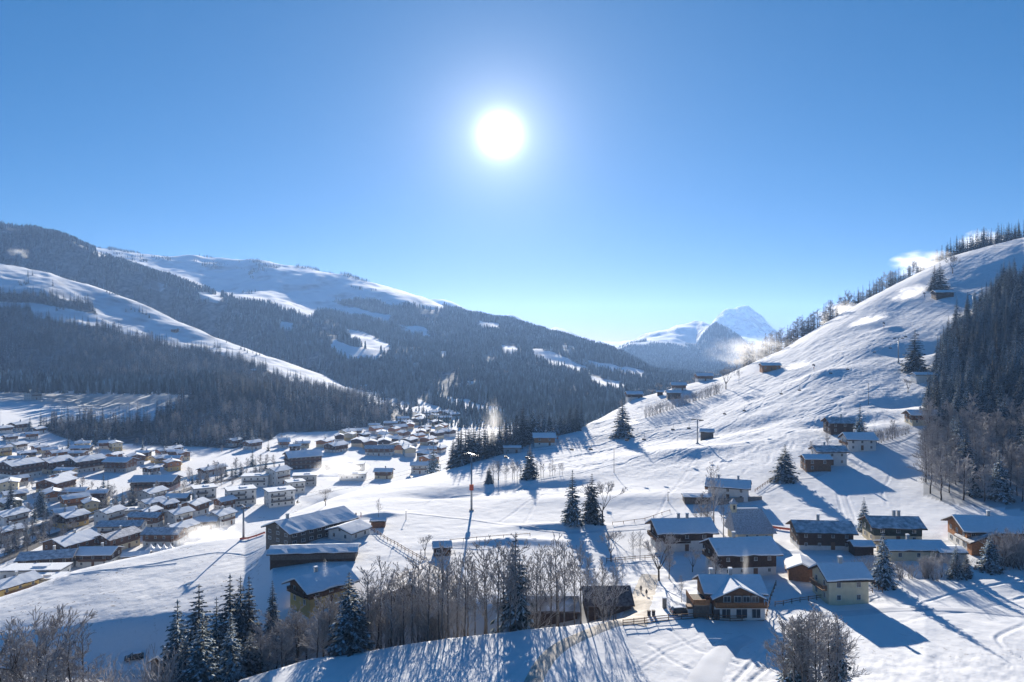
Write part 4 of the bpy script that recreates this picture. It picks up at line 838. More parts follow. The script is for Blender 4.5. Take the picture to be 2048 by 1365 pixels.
# ---------------------------------------------------------------- valley village: (px, foot row, length, depth, eave, turn, kind, walls, label)
V = [
 (18, 1056, 15, 11, 6, 30, 'h', 'ww', 'white house with big sunlit roof at the left picture edge, above the river'), (16, 1080, 11, 8, 4, 20, 'h', 'wb', 'low house with lit roof at the left picture edge beside the river'),
 (143, 1116, 19, 15, 6, 40, 'h', 'wb', 'large house with the broadest sunlit white roof of the lower village'), (98, 1142, 22, 12, 5, 8, 's', 'wd', 'long house with striped blue grey roof below the broad white roof'),
 (198, 1134, 16, 11, 5, 12, 'h', 'wd', 'white walled house with shaded roof touching the near hill'), (72, 1164, 26, 9, 5, 4, 'b', 'w', 'long white flat roofed hall lowest in the village'), (92, 1178, 14, 8, 4, 5, 'b', 'g', 'grey flat roofed annex in front of the long white hall'),
 (25, 1200, 16, 10, 5, 25, 'h', 'yy', 'ochre house in the corner behind the near hill at the left edge'), (175, 1097, 11, 8, 4, 8, 'h', 'wd', 'small house with blue shaded roof behind the broad white roof'),
 (235, 1102, 18, 11, 6, 6, 's', 'cb', 'red brown chalet with long balcony in the lower village'), (330, 1095, 18, 11, 6, 8, 's', 'wb', 'grey roofed inn half veiled by snow mist'), (360, 1078, 15, 10, 5, 30, 'h', 'ww', 'white house with bright roof in the drifting snow mist'),
 (245, 1078, 22, 10, 6, 4, 's', 'ww', 'long white house with striped roof in the middle of the lower village'), (219, 1053, 13, 9, 7, 6, 'h', 'ww', 'tall white house with sunlit roof at the road bend'), (293, 1058, 17, 9, 6, 8, 's', 'wb', 'house with blue grey roof behind the long striped house'),
 (297, 1044, 11, 8, 5, 35, 'h', 'wb', 'small house with bright diamond shaped roof in the lower village'), (357, 1055, 12, 9, 7, 35, 'h', 'ww', 'white house with sharp bright roof beside the mist'), (415, 1059, 10, 8, 4, 5, 'h', 'wd', 'low garage house with deep blue roof near the slope'),
 (442, 1054, 12, 10, 6, 32, 'h', 'ww', 'white cube house with bright roof next to the ski slope'), (390, 1032, 13, 10, 6, 35, 'h', 'wb', 'house with brown gable and lit right roof in the middle village'), (304, 1028, 13, 9, 6, 8, 'h', 'ww', 'white house with a pair of roof hatches in the middle village'),
 (334, 1027, 9, 8, 5, 30, 'h', 'wb', 'little house attached beside the roof hatch house'), (262, 1032, 14, 9, 3, 20, 'b', 'g', 'low grey roofed shed beside the village road'), (449, 1020, 10, 8, 5, 30, 'h', 'wb', 'house with gabled dormer near the white blocks'),
 (40, 960, 28, 16, 13, 12, 'B', 'w', 'biggest hotel block with gabled roof at the left edge'), (110, 948, 24, 15, 11, 10, 'B', 'c', 'brown balconied hotel right of the biggest block'), (172, 945, 30, 14, 11, 6, 'B', 'w', 'long hotel with two bright roof domes beside the white square'),
 (241, 945, 24, 13, 10, -6, 'B', 'g', 'hotel with blue shaded roof beside the steam cloud'), (112, 985, 24, 14, 8, 28, 'B', 'c', 'wide pension with lit gable roof below the hotels'), (312, 982, 36, 16, 8, 4, 'B', 'p', 'long red brown building beneath the steam cloud'),
 (305, 1006, 15, 10, 6, 6, 'h', 'ww', 'white house with plain roof above the roof hatch house'), (356, 1010, 13, 9, 4, 4, 'h', 'wd', 'low house with deep blue roof left of the white blocks'),
 (408, 1008, 16, 13, 10, 32, 'b', 'w', 'leftmost white apartment block of the row of four'), (481, 1012, 21, 14, 10, 30, 'b', 'w', 'second white apartment block of the row, with stepped roof'), (559, 1014, 20, 14, 10, 32, 'b', 'w', 'third white apartment block, nearest to the ski slope'), (512, 975, 22, 12, 8, 8, 'b', 'w', 'long low white block behind the row of apartment blocks'),
 (556, 970, 14, 11, 9, 32, 'h', 'ww', 'white house with hipped lit roof behind the apartment blocks'), (590, 988, 14, 11, 8, 30, 'b', 'w', 'small white block with dark balconies above the slope'), (610, 974, 20, 12, 8, 12, 'b', 'g', 'grey block with terrace at the end of the apartment row'),
 (606, 938, 34, 20, 12, 28, 'B', 'd', 'huge dark gabled hall in the middle of the village'), (414, 952, 11, 8, 4, 32, 'h', 'wb', 'left one of two brown houses with bright tilted roofs by the fields'), (434, 947, 11, 8, 4, 32, 'h', 'wb', 'right one of two brown houses with bright tilted roofs by the fields'),
 (690, 944, 32, 12, 6, 3, 'b', 'g', 'long flat lift hall veiled in mist beside the slope'), (706, 962, 20, 9, 5, 3, 'b', 'w', 'low white hall in front of the misty lift hall'), (768, 958, 13, 9, 5, 5, 'h', 'cb', 'ochre house with shaded roof touching the slope edge'), (840, 948, 14, 10, 6, 4, 'h', 'ww', 'white house with steep blue roof beside the lone valley spruce'),
 (760, 912, 26, 12, 6, 2, 's', 'wb', 'long house with wide blue roof in the far village'), (672, 905, 24, 12, 8, 5, 'B', 'w', 'hotel with row of dormers beside the huge dark hall'), (468, 893, 14, 9, 5, 5, 'h', 'wb', 'farmhouse alone at the foot of the wooded knoll'), (505, 900, 15, 10, 6, 20, 'h', 'wb', 'house beside the white field below the wooded knoll'),
 (38, 864, 15, 10, 6, 12, 'h', 'wb', 'brown house on the sunny rise at the far left'), (76, 868, 11, 8, 4, 32, 'h', 'wb', 'small house with lit roof below the brown house on the rise'), (163, 912, 16, 9, 6, 4, 'h', 'wd', 'shaded house at the foot of the knoll behind the hotels'), (215, 898, 13, 9, 5, 10, 'h', 'wb', 'shaded chalet in the dark strip beneath the knoll'), (66, 800, 16, 12, 9, 5, 'h', 'ww', 'tall pale farmhouse on the field above the left village')]
UP = {'w': 'plaster_white', 'b': 'timber_brown', 'd': 'timber_dark', 'y': 'plaster_ochre', 'c': 'plaster_cream', 'g': 'plaster_grey', 'p': 'plaster_pink'}
VG = 'houses of the valley village'; rv0 = random.Random(77)
placed = []
for px, py, L, W, h, rot, kind, wl, lab in V:
    p = valley.hit(px, py); p.y += W*.4; p.x *= p.y/(p.y-W*.4); p.z = float(valley.z(np.array([p.x]), np.array([p.y]))[0]); placed.append((p.x, p.y, max(L, W)))
    if kind != 'B' and 'hall' not in lab: L *= .86; W *= .9
    if kind == 'b': block(lab, p, L*.85, W*.9, h*.85, rot, UP[wl], max(1, int(h/3)), VG, balc='timber_grey' if h > 6 else None)
    elif kind == 'B': house(lab, p, L*.68, W*.95, h*.74, rot+(0 if 'blue' in lab or L > 30 else 55), 17, UP[wl] if wl != 'd' else 'timber_dark', 'timber_dark' if wl in 'wdp' else 'timber_brown', .4, 1.4, 'snow_roof', chim=((.1, 0), (-.2, .1)), win=2, group=VG, balc=((0, -.9, .9, h*.30, 'timber_brown'), (0, -.9, .9, h*.55, 'timber_brown'), (1, -.8, .8, h*.42, 'timber_brown')), name='hotel', cat='hotel')
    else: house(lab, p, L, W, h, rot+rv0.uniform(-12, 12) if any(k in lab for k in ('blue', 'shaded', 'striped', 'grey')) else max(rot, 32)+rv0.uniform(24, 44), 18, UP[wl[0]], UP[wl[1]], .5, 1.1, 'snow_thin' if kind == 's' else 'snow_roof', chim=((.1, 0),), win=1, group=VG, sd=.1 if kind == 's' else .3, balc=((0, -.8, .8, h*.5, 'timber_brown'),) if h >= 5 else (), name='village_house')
# the far end of the village: rows of small houses, too far to tell apart
rv = random.Random(21); FAR = 'small houses of the far village'
FARPOLY = [(640, 895), (700, 868), (790, 850), (850, 832), (905, 828), (900, 870), (880, 905), (860, 930), (780, 905), (720, 905)]
nfar = 0; tries = 0
while nfar < 54 and tries < 4000:
    tries += 1; px = rv.uniform(640, 905); py = rv.uniform(828, 930)
    if not inpoly([px], [py], FARPOLY)[0]: continue
    p = valley.hit(px, py)
    if any((p.x-a)**2+(p.y-b)**2 < (c*.55+9)**2 for a, b, c in placed): continue
    L = rv.uniform(9, 15); W = L*rv.uniform(.68, .85); placed.append((p.x, p.y, L)); nfar += 1
    house('small snow roofed house in the far village '+('beside the huge dark hall' if px < 735 else 'around the wide blue roof' if py > 885 else 'under the wooded knoll' if px < 830 else 'at the valley mouth'), p, L, W, rv.uniform(4, 6.5), rv.choice((10, 50, 75, 100, -40))+rv.uniform(-12, 12), rv.uniform(12, 18), rv.choice(('plaster_white', 'plaster_cream', 'plaster_ochre')), rv.choice(('timber_brown', 'plaster_cream', 'timber_orange', 'timber_dark')), .5, 1.0, chim=((.1, 0),), win=0, door=False, name='village_house', group=FAR)
LEFTPOLY = [(0, 850), (140, 880), (300, 900), (460, 905), (560, 880), (640, 900), (560, 930), (430, 945), (370, 1000), (260, 1010), (230, 1030), (0, 1090)]
nl = 0; tries = 0
while nl < 44 and tries < 4000:
    tries += 1; px = rv.uniform(0, 660); py = rv.uniform(855, 1085)
    if not inpoly([px], [py], LEFTPOLY)[0] or (380 < px < 560 and 905 < py < 940) or (150 < px < 260 and 950 < py < 975): continue
    p = valley.hit(px, py)
    if any((p.x-a)**2+(p.y-b)**2 < (c*.55+8)**2 for a, b, c in placed): continue
    L = rv.uniform(8, 12); W = L*rv.uniform(.7, .9); placed.append((p.x, p.y, L)); nl += 1
    house('small snow roofed house of the left village '+('on the rise above the hotels' if py < 915 else 'by the river below the hotels' if px < 250 else 'between the hotels and the white blocks'), p, L, W, rv.uniform(4, 6.5), rv.choice((12, 50, 70, -50))+rv.uniform(-12, 12), rv.uniform(12, 18), rv.choice(('plaster_white', 'plaster_cream', 'plaster_ochre')), rv.choice(('timber_brown', 'plaster_cream', 'timber_orange', 'timber_dark')), .5, 1.0, chim=((rv.uniform(-.3, .3), 0),), win=1, door=False, name='village_house', group='small houses of the left village', balc=((0, -.8, .8, 2.6, 'timber_brown'),))
for k, (px, py, lab) in enumerate(((508, 747, 'lone hut on the lower end of the sunlit run'), (350, 664, 'hay hut on the upper sunlit run'), (145, 768, 'left barn in the shade below the green wood'), (182, 770, 'right barn in the shade below the green wood'), (725, 778, 'farm beside the lower end of the sunlit run'))):
    house(lab, valley.hit(px, py), 16 if k > 1 else 11, 10, 5, rnd.uniform(-10, 10), 20, 'timber_brown', 'timber_dark', .5, 1.0, chim=(), win=0, door=False, name='hay_barn', cat='barn')
for px, py, lab in ((262, 1123, 'small snow capped kiosk beside the party tents'), (283, 1121, 'brown kiosk with lit roof next to the party tents')):
    house(lab, valley.hit(px, py), 6, 5, 2.6, 15, 18, 'timber_brown', 'timber_brown', .5, .6, chim=(), win=0, name='kiosk', cat='kiosk')
for k, px in enumerate((302, 315, 328, 341)):    # white party tents
    p = valley.hit(px, 1112); t = thing('party_tent', ('leftmost', 'second', 'third', 'rightmost')[k]+' of four white peaked party tents at the slope foot', 'tent', p, .3, 'party tents')
    q = MB(); q.box((0, 0, .6), (4.2, 4.2, 4.2)); obj('side_walls', q.mesh('side_walls', ['tent']), t); q = MB(); b = [q.vert(v) for v in ((-2.3, -2.3, 2.7), (2.3, -2.3, 2.7), (2.3, 2.3, 2.7), (-2.3, 2.3, 2.7))]; m_ = [q.vert(v) for v in ((-.7, -.7, 3.7), (.7, -.7, 3.7), (.7, .7, 3.7), (-.7, .7, 3.7))]; a = q.vert((0, 0, 5.4))
    for i in range(4): q.face((b[i], b[(i+1) % 4], m_[(i+1) % 4], m_[i])); q.face((m_[i], m_[(i+1) % 4], a))
    obj('canopy', q.mesh('canopy', ['tent']), t)
# river, road and rail bank through the village
W2 = lambda pts: [valley.hit(*p).to_2d() for p in pts]
ribbon('river', 'dark river in its wooded bed along the village', W2([(-40, 1100), (60, 1062), (160, 1030), (250, 995), (330, 968), (430, 945), (560, 925), (640, 915)]), 9, 'water', .12, valley, 6, True)
ribbon('village_road', 'cleared valley road beside the river', W2([(-40, 1140), (40, 1105), (120, 1065), (190, 1038), (260, 1012), (340, 990), (420, 968), (540, 945)]), 8, 'asphalt', .16, valley, 6, True)
ribbon('verge', 'snowy bank road below the river trees', W2([(-40, 1120), (60, 1082), (150, 1050), (240, 1012)]), 3, 'road_grey', .2, valley, 6, True)
# ---------------------------------------------------------------- trees that stand alone or in small groups
for px, by, top, lab, fat in ((1145, 1047, 940, 'left one of two tall dark spruces standing together on the lower slope', 1.0), (1184, 1047, 946, 'right one of two tall dark spruces standing together on the lower slope', .95),
        (1245, 874, 795, 'spruce on the slope with snow spray at its foot', 1.15), (1060, 957, 888, 'solitary conical spruce on the lower piste between bare bushes', 1.1), (978, 967, 930, 'short spruce near the tall lift mast', 1.1),
        (1570, 962, 888, 'broad full spruce beside the driveway of the upper houses', 1.5), (1720, 885, 806, 'slim spruce rising behind the upper houses', 1.05), (1728, 1062, 994, 'single green spruce left of the green chalet', 1.1),
        (1880, 582, 526, 'taller one of the spruce pair above the high hay barn', 1.3), (1869, 580, 531, 'shorter one of the spruce pair above the high hay barn', 1.1), (1830, 742, 658, 'dark spruce beside the lift mast at the forest edge', 1.2),
        (1766, 1172, 1062, 'snowy spruce in front of the low cream outbuilding', .95), (1980, 1142, 1068, 'snow laden young spruce below the orange timber chalet', 1.3), (1912, 1156, 1088, 'left one of two small spruces in the right garden', 1.2), (1933, 1154, 1104, 'right one of two small spruces in the right garden', 1.2)):
    tree_px('spruce', px, 0, top, lab, None, fat*1.3, by=by)
tree_px('spruce', 867, 470, 886, 'lone valley spruce beside the white house with steep blue roof', None, 1.2, valley)
for px, Y, top, lab, fat in ((1031, 152, 1066, 'tallest spruce rising green out of the birch row', .85), (698, 145, 1142, 'big snowy spruce right of the ochre farmhouse', 1.35), (724, 147, 1195, 'smaller spruce leaning on the big snowy spruce', 1.1),
        (355, 158, 1198, 'leftmost spruce of the foreground clump', 1.0), (398, 154, 1166, 'tall pointed spruce left of centre in the foreground clump', 1.05), (433, 160, 1192, 'slim spruce between two taller ones in the foreground clump', .9), (460, 163, 1147, 'left one of the three tallest spruces in the foreground clump', 1.0),
        (481, 165, 1150, 'middle one of the three tallest spruces in the foreground clump', .95), (498, 166, 1151, 'right one of the three tallest spruces in the foreground clump', .95), (545, 172, 1160, 'isolated spruce in the shade left of the ochre farmhouse', .9), (405, 143, 1226, 'nearest spruce at the bottom of the foreground clump', 1.3), (462, 146, 1226, 'nearest frosted spruce right in the foreground clump', 1.25), (372, 146, 1282, 'low snowy spruce at the foot of the foreground clump', 1.5), (500, 150, 1262, 'small spruce at the right foot of the foreground clump', 1.4),
        (1672, 119, 1228, 'green spruce inside the bare clump at the bottom right', 1.0), (1598, 118, 1232, 'light green larch in the left of the bottom right clump', 1.3)):
    tree_px('spruce', px, Y, top, lab, None, fat*1.22)
# spruce grove beside the lift (left of the orange lodge)
rg = random.Random(5); GR = 'spruces of the grove by the lift'
cr = lambda px: float(np.interp(px, [c[0] for c in CREST], [c[1] for c in CREST]))
for i in range(44):
    t = i/43; px = 905+t*135+rg.uniform(-6, 6); Y = cr(px)+rg.uniform(-7, 12); top = 862-t*26+rg.uniform(-14, 22)
    p = near.at(px, Y); h = max(9, min(30, (H-(top-CY)/F*Y)-p.z)); tree('mid' if i % 3 else 'spruce', p, h, ('outer' if t < .3 else 'middle' if t < .7 else 'inner')+' spruce of the dense grove '+('toward the tall lift mast' if t < .3 else 'behind the snow column' if t < .7 else 'beside the orange lodge'), GR, 1.25)
for i in range(24):
    px = 1035+i*5.5+rg.uniform(-4, 4); Y = cr(px)+rg.uniform(2, 14); top = 812+rg.uniform(-14, 16); p = near.at(px, Y); h = max(9, min(30, (H-(top-CY)/F*Y)-p.z)); tree('spruce', p, h, 'tall spruce '+('at the left end' if i < 8 else 'in the middle' if i < 16 else 'at the right end')+' of the upright row behind the orange lodge', 'spruce row behind the lodge', 1.1)
# trees behind the crest of the ski slope
for i in range(112):
    px = 1490+i*3.25+rg.uniform(-5, 5); yc = np.interp(px, [c[0] for c in CREST], [c[1] for c in CREST]); Y = yc+rg.uniform(8, 45)
    if px > 1850: break
    p = near.at(px, Y); top = np.interp(px, [1480, 1540, 1600, 1640, 1700, 1760, 1800, 1850], [705, 668, 640, 618, 585, 560, 535, 520])+rg.uniform(-8, 18); h = max(6, min(30, (H-(top-CY)/F*Y)-p.z)); tree('mid' if i % 4 else 'frosted', p, h, ('misty spruce' if i % 4 else 'misty leafless tree')+' behind the slope crest '+('above the orange lift hut' if px < 1570 else 'between the lift hut and the skyline snow cloud' if px < 1660 else 'where the middle snow cloud drifts' if px < 1740 else 'below the high hay barn'), 'trees behind the slope crest', 1.4)
for i in range(22):
    px = 1300+i*9.8+rg.uniform(-4, 4); yc = np.interp(px, [c[0] for c in CREST], [c[1] for c in CREST]); Y = yc+rg.uniform(10, 40); p = near.at(px, Y)
    h = max(4, (H-(np.interp(px, [c[0] for c in CREST], [CY+(H-c[2])*F/c[1] for c in CREST])-rg.uniform(4, 24)-CY)/F*Y)-p.z); tree('mid' if i % 2 else 'round', p, h, 'small dark tree just over the edge of the slope farms', 'trees behind the slope farms', 1.1)
# the right forest: edge trees one by one, the inner wood as one mass
RF = 'spruces at the edge of the right forest'; inner = []; nR = 0; gR = np.random.RandomState(4); used = []
cand = []
for i in range(2600):
    px = gR.uniform(1842, 2120); py = gR.uniform(560, 1005)
    cand.append((px, py))
cand.sort(key=lambda c: -c[1])
for px, py in cand:
    if not inpoly([px], [py], RIGHT_FOREST)[0]: continue
    p = near.hit(px, py)
    if p.y > 640 or any((p.x-a)**2+(p.y-b)**2 < 32 for a, b in used): continue
    used.append((p.x, p.y)); dec = py > 850 and gR.rand() < .8
    if nR < 96 and (px < 2060): 
        nR += 1
        if dec: tree('frosted', p, gR.uniform(10, 15), 'frosted leafless tree at the foot of the right forest, '+('nearest the open slope' if px < 1905 else 'behind the orange timber chalet' if py > 935 else 'under the tall spruces'), 'frosted trees at the foot of the right forest', 1.2)
        else: tree('spruce', p, gR.uniform(12, 20), ('dark snow dusted spruce at the upper tip of the right forest' if py < 700 else 'dark snow dusted spruce at the tall front edge of the right forest' if px < 1935 else 'dark snow dusted spruce deep in the right forest'), RF, gR.uniform(1.15, 1.5))
    elif dec or (py > 850 and gR.rand() < .5): inner.append((p.x, p.y, p.z-.3, gR.uniform(1.2, 1.7), gR.uniform(0, 6.28), gR.randint(5, 9)))
    else: inner.append((p.x, p.y, p.z-.3, gR.uniform(13, 23), gR.uniform(0, 6.28), gR.randint(0, 5)))
scatter('forest_interior', 'dense snow dusted spruce wood covering the right hillside', inner, [joined(*PROTO['spruce', i]) for i in range(5)]+[joined(*PROTO['frosted', i]) for i in range(4)])
MIDS = [joined(*PROTO['mid', i]) for i in range(4)]+[joined(*PROTO['frosted', 0]), joined(*PROTO['frosted', 1])]
LOWS = []
for i in range(4): C = spruce_lo(60+i, (.12, .3, .08, .55)[i]); LOWS.append(C.mesh('low', ['needles'], False, 'snow'))
# woods far up the right ridge and behind it
def over(px, py, X, Y): return (py < 600) | (px > 1880)
pts = woods_points(near, 5200, (1780, 2600), (815, 1000), lambda px, py, X, Y: (Y > np.interp(px, [c[0] for c in CREST], [c[1] for c in CREST])+8), 15, 24, 4, 8)
scatter('ridge_forest', 'dark spruce wood along the skyline of the right ridge', pts, MIDS)
# woods of the valley hill, then of the mountain
pts = woods_points(valley, 36000, (-420, 900), (620, 1600), lambda px, py, X, Y: inany(px, py, FV) & (vnoise(X/26, Y/40)+.5*vnoise(X/9, Y/9) > -.62), 7, 22, 4, 5, .10, 2)
scatter('hill_forest', 'frosted spruce forest on the knoll and the hill beyond the village', pts, MIDS)
pts = woods_points(valley, 2600, (0, 690), (1050, 1720), lambda px, py, X, Y: (vnoise(X/38, Y/38) > .50) & (py < 760), 9, 17, 4, 6)
scatter('scattered_trees', 'scattered dark trees dotted along the sunlit run', pts, MIDS)
pts = woods_points(mountain, 140000, (-200, 1480), (800, 3300), lambda px, py, X, Y: (mforest(px, py, X, Y) > .5) & (vnoise(X/60, Y/120)+.5*vnoise(X/18, Y/24) > -.66), 8, 18, 4, 9)
pts += woods_points(mountain, 9000, (180, 820), (2400, 3250), lambda px, py, X, Y: (mforest(px, py, X, Y) < .5) & (vnoise(X/110, Y/110)+.6*vnoise(X/30, Y/30) > .62), 8, 14, 4, 10)
scatter('mountain_forest', 'hazy spruce forest covering the long mountain', pts, LOWS)
pts = woods_points(peak, 26000, (1180, 1700), (2700, 4300), lambda px, py, X, Y: pforest(px, py, X, Y) > .5, 14, 22, 4, 12)
scatter('foothill_forest', 'blue hazed forest on the foothill under the far peak', pts, LOWS)

# ---------------------------------------------------------------- leafless trees
rb = random.Random(9)
for i in range(40):
    px = 735+i*12.9+rb.uniform(-7, 7); Y = rb.uniform(146, 160); top = np.interp(px, [735, 850, 930, 1100, 1250], [1150, 1120, 1095, 1090, 1120])+rb.uniform(-12, 40)
    tree_px('birch', px, Y, top, 'thin leafless birch in the gully row '+('beside the big snowy spruce' if px < 800 else 'before the wide brown gabled house' if px < 910 else 'left of the tallest spruce' if px < 1030 else 'right of the tallest spruce' if px < 1150 else 'before the dark red roofed stable'), 'birch row along the gully', rb.uniform(.8, 1.1))
for i in range(18):
    px = 520+i*13.6+rb.uniform(-7, 7); Y = rb.uniform(147, 162); top = np.interp(px, [520, 600, 700, 760], [1240, 1205, 1205, 1170])+rb.uniform(-10, 40)
    tree_px('frosted', px, Y, top, 'frosted leafless tree '+('left of the ochre farmhouse in the thicket' if px < 600 else 'in the thicket just below the ochre farmhouse' if px < 680 else 'in the thicket around the big snowy spruce'), 'thicket below the farmhouse', rb.uniform(.9, 1.3))
for i in range(14):
    px = rb.uniform(760, 1230); Y = rb.uniform(150, 163); tree_px('shrub', px, Y, rb.uniform(1195, 1235), 'leafless shrub between the birch trunks in the gully', 'shrubs in the gully', 1.0)
tree_px('round', 62, 152, 1212, 'round leafless tree standing highest in the bottom left thicket', None, 1.0)
for i in range(13):
    px = -20+i*15+rb.uniform(-8, 8); tree_px('frosted' if i % 3 else 'birch', px, rb.uniform(146, 165), 1262+rb.uniform(-10, 50)+max(0, px-120)*.3, 'frosted leafless tree in the bottom left thicket', 'bottom left thicket', rb.uniform(1.0, 1.4))
for i in range(6): tree_px('shrub', rb.choice((rb.uniform(175, 225), rb.uniform(310, 345))), rb.uniform(140, 158), rb.uniform(1335, 1362), 'frosted shrub at the bottom edge near the parked car', 'shrubs near the parked car', 1.1)
for i in range(11):
    px = 1580+i*10+rb.uniform(-6, 6); tree_px('birch' if i % 2 else 'frosted', px, rb.uniform(112, 122), 1218+abs(px-1632)*.35+rb.uniform(0, 22), 'leafless birch of the bottom right clump', 'bottom right clump', rb.uniform(.9, 1.3))
for kind, px, by, top, lab in (('round', 850, 1112, 1070, 'bare fruit tree beside the tool hut'), ('round', 1222, 1124, 1058, 'round leaning bare tree left of the lane'), ('birch', 1266, 1122, 1068, 'left one of two thin bare trees at the meadow fence'), ('birch', 1280, 1122, 1066, 'right one of two thin bare trees at the meadow fence'),
        ('round', 1318, 1162, 1072, 'large frosted tree hiding the corner of the left chalet'), ('frosted', 1338, 1158, 1090, 'frosted tree right of the walkers lane'), ('birch', 1428, 1052, 935, 'tall bare tree in front of the white house above the chapel'), ('frosted', 1404, 1062, 985, 'leafless tree left of the chapel'),
        ('frosted', 1416, 1068, 1000, 'low leafless tree against the chapel'), ('birch', 1447, 1075, 990, 'thin bare tree touching the chapel turret'), ('round', 1385, 1145, 1100, 'small frosted tree in the shaded yard'), ('frosted', 1432, 1165, 1105, 'frosted snowy tree before the dark brown chalet'), ('birch', 1363, 1205, 1155, 'crooked thin tree left of the new chalet'),
        ('round', 651, 1012, 976, 'bare tree with snow clumps on the ski slope'), ('birch', 757, 1036, 1000, 'bare tree beside the ticket hut'), ('round', 1905, 548, 512, 'round bare tree high on the ridge'), ('round', 1452, 779, 735, 'left one of two bare trees near the snow mist'), ('birch', 1478, 768, 735, 'right one of two bare trees near the snow mist'),
        ('round', 1816, 786, 757, 'small bare tree on the slope below the lift road'), ('frosted', 1655, 895, 866, 'left frosted garden tree of the upper houses'), ('frosted', 1622, 905, 882, 'small frosted tree beside the annex'), ('frosted', 1785, 880, 840, 'bare tree along the upper driveway'), ('round', 1205, 1046, 958, 'bare tree leaning on the two tall spruces'), ('frosted', 1642, 1180, 1135, 'frosted tree at the corner of the cream house')):
    tree_px(kind, px, 0, top, lab, by=by)
for i in range(26): tree_px('shrub', 1292+i*5.9, 0, 836-i*1.95-rb.uniform(11, 19), 'frosted shrub in the '+('lower' if i < 9 else 'middle' if i < 18 else 'upper')+' part of the hedge row crossing the ski slope', 'hedge row on the slope', 1.0, by=836-i*1.95)
for i in range(16): tree_px('shrub', 1112+i*10, 0, 838-i*2.6+rb.uniform(-3, 3), 'low shrub along the upper slope edge', 'shrubs on the slope edge', 1.0, by=850-i*3.0)
for i in range(20): tree_px('birch', 985+i*7.4+rb.uniform(-4, 4), 0, 922+rb.uniform(0, 14), 'thin bush in the hollow around the solitary conical spruce', 'bushes in the piste hollow', 1.3, by=962-i*.6)
for i in range(22): tree_px('shrub', 1680+rb.uniform(0, 240), 0, 1118+rb.uniform(0, 18), 'frosted garden shrub in the hedge below the right chalets', 'garden hedge below the right chalets', 1.2, by=1158+rb.uniform(-6, 4))
for i in range(9): tree_px('shrub', 2005+rb.uniform(0, 45), 0, 1078+rb.uniform(0, 14), 'snowy garden shrub in front of the orange timber chalet', 'shrubs before the orange chalet', 1.3, by=1128+rb.uniform(-4, 12))
for i in range(12): tree_px('shrub', 1740+i*7, 0, 868-i*1.2, 'low shrub along the upper driveway', 'shrubs along the upper driveway', 1.0, by=892-i*2.2)
# village trees
for i in range(100):
    t = i/99; px = -10+t*560+rb.uniform(-6, 6); py = np.interp(px, [0, 160, 330, 560], [1108, 1046, 985, 940])+rb.uniform(-14, 10); p = valley.hit(px, py)
    if any((p.x-a)**2+(p.y-b)**2 < (c*.5+2)**2 for a, b, c in placed): continue
    tree('frosted' if i % 2 else 'mid', p, rb.uniform(6, 12), ('leafless tree' if i % 2 else 'dark spruce')+' along the village river '+('at the left picture edge' if px < 130 else 'below the hotels' if px < 300 else 'by the white fields'), 'trees along the village river', 1.2)
for i in range(46):
    px = rb.uniform(0, 860); py = rb.uniform(880, 1070)
    if px > 380 and py > 1110-px*.27: continue
    p = valley.hit(px, py)
    if any((p.x-a)**2+(p.y-b)**2 < (c*.5+2)**2 for a, b, c in placed): continue
    tree('mid', p, rb.uniform(8, 14), 'dark spruce '+('between the hotels of the left village' if px < 300 else 'among the middle village houses' if px < 600 else 'among the far village houses'), 'spruces between the village houses', 1.2)
for px, py, h, lab in ((22, 1030, 19, 'tallest dark spruce at the left village edge'), (82, 1032, 17, 'tall spruce beside the left village gardens'), (60, 868, 16, 'spruce on the sunny rise at the far left')): tree('spruce', valley.hit(px, py), h, lab, None, 1.3)

for i in range(110):
    px = rb.uniform(0, 860); py = rb.uniform(880, 1120)
    if (px > 380 and py > 1105-px*.27) or (380 < px < 560 and 905 < py < 935) or (150 < px < 250 and 950 < py < 975): continue
    p = valley.hit(px, py)
    if any((p.x-a)**2+(p.y-b)**2 < (c*.5+1)**2 for a, b, c in placed): continue
    tree('shrub' if i % 2 else 'frosted', p, rb.uniform(2.5, 4.5) if i % 2 else rb.uniform(5, 9), ('leafless garden shrub ' if i % 2 else 'leafless garden tree ')+('of the left village' if px < 300 else 'of the middle village' if px < 600 else 'of the far village'), 'garden trees and shrubs of the village', 1.3)
# ---------------------------------------------------------------- ski lift
def mast(px, by, top, label, rz, w=5.0):
    p = near.hit(px, by); h = (H-(top-CY)/F*p.y)-p.z; t = thing('lift_mast', label, 'lift mast', p, rz, 'masts of the chairlift')
    q = MB(); q.tube((0, 0, -1), (0, 0, h), .42, .26, 10, cap=True); obj('pole', q.mesh('pole', ['metal'], True), t)
    q = MB(); q.box((0, 0, h-.1), (w, .35, .35)); obj('cross_arm', q.mesh('cross_arm', ['metal']), t)
    for s in (-1, 1):
        q = MB(); q.box((s*w/2, 0, h-.45), (.22, 3.2, .35))
        for k in range(4): q.tube((s*w/2-.14, -1.2+k*.8, h-.25), (s*w/2+.14, -1.2+k*.8, h-.25), .22, .22, 8, cap=True)
        obj('roller_train', q.mesh('roller_train', ['metal_dark']), t)
    q = MB(); q.tube((0, 0, -.3), (0, 0, .5), .9, .8, 10, cap=True); obj('footing', q.mesh('footing', ['plaster_grey']), t)
    c, s_ = math.cos(rz), math.sin(rz)
    return [Vector((p.x+sg*w/2*c, p.y+sg*w/2*s_, p.z+h-.05)) for sg in (-1, 1)], p, h
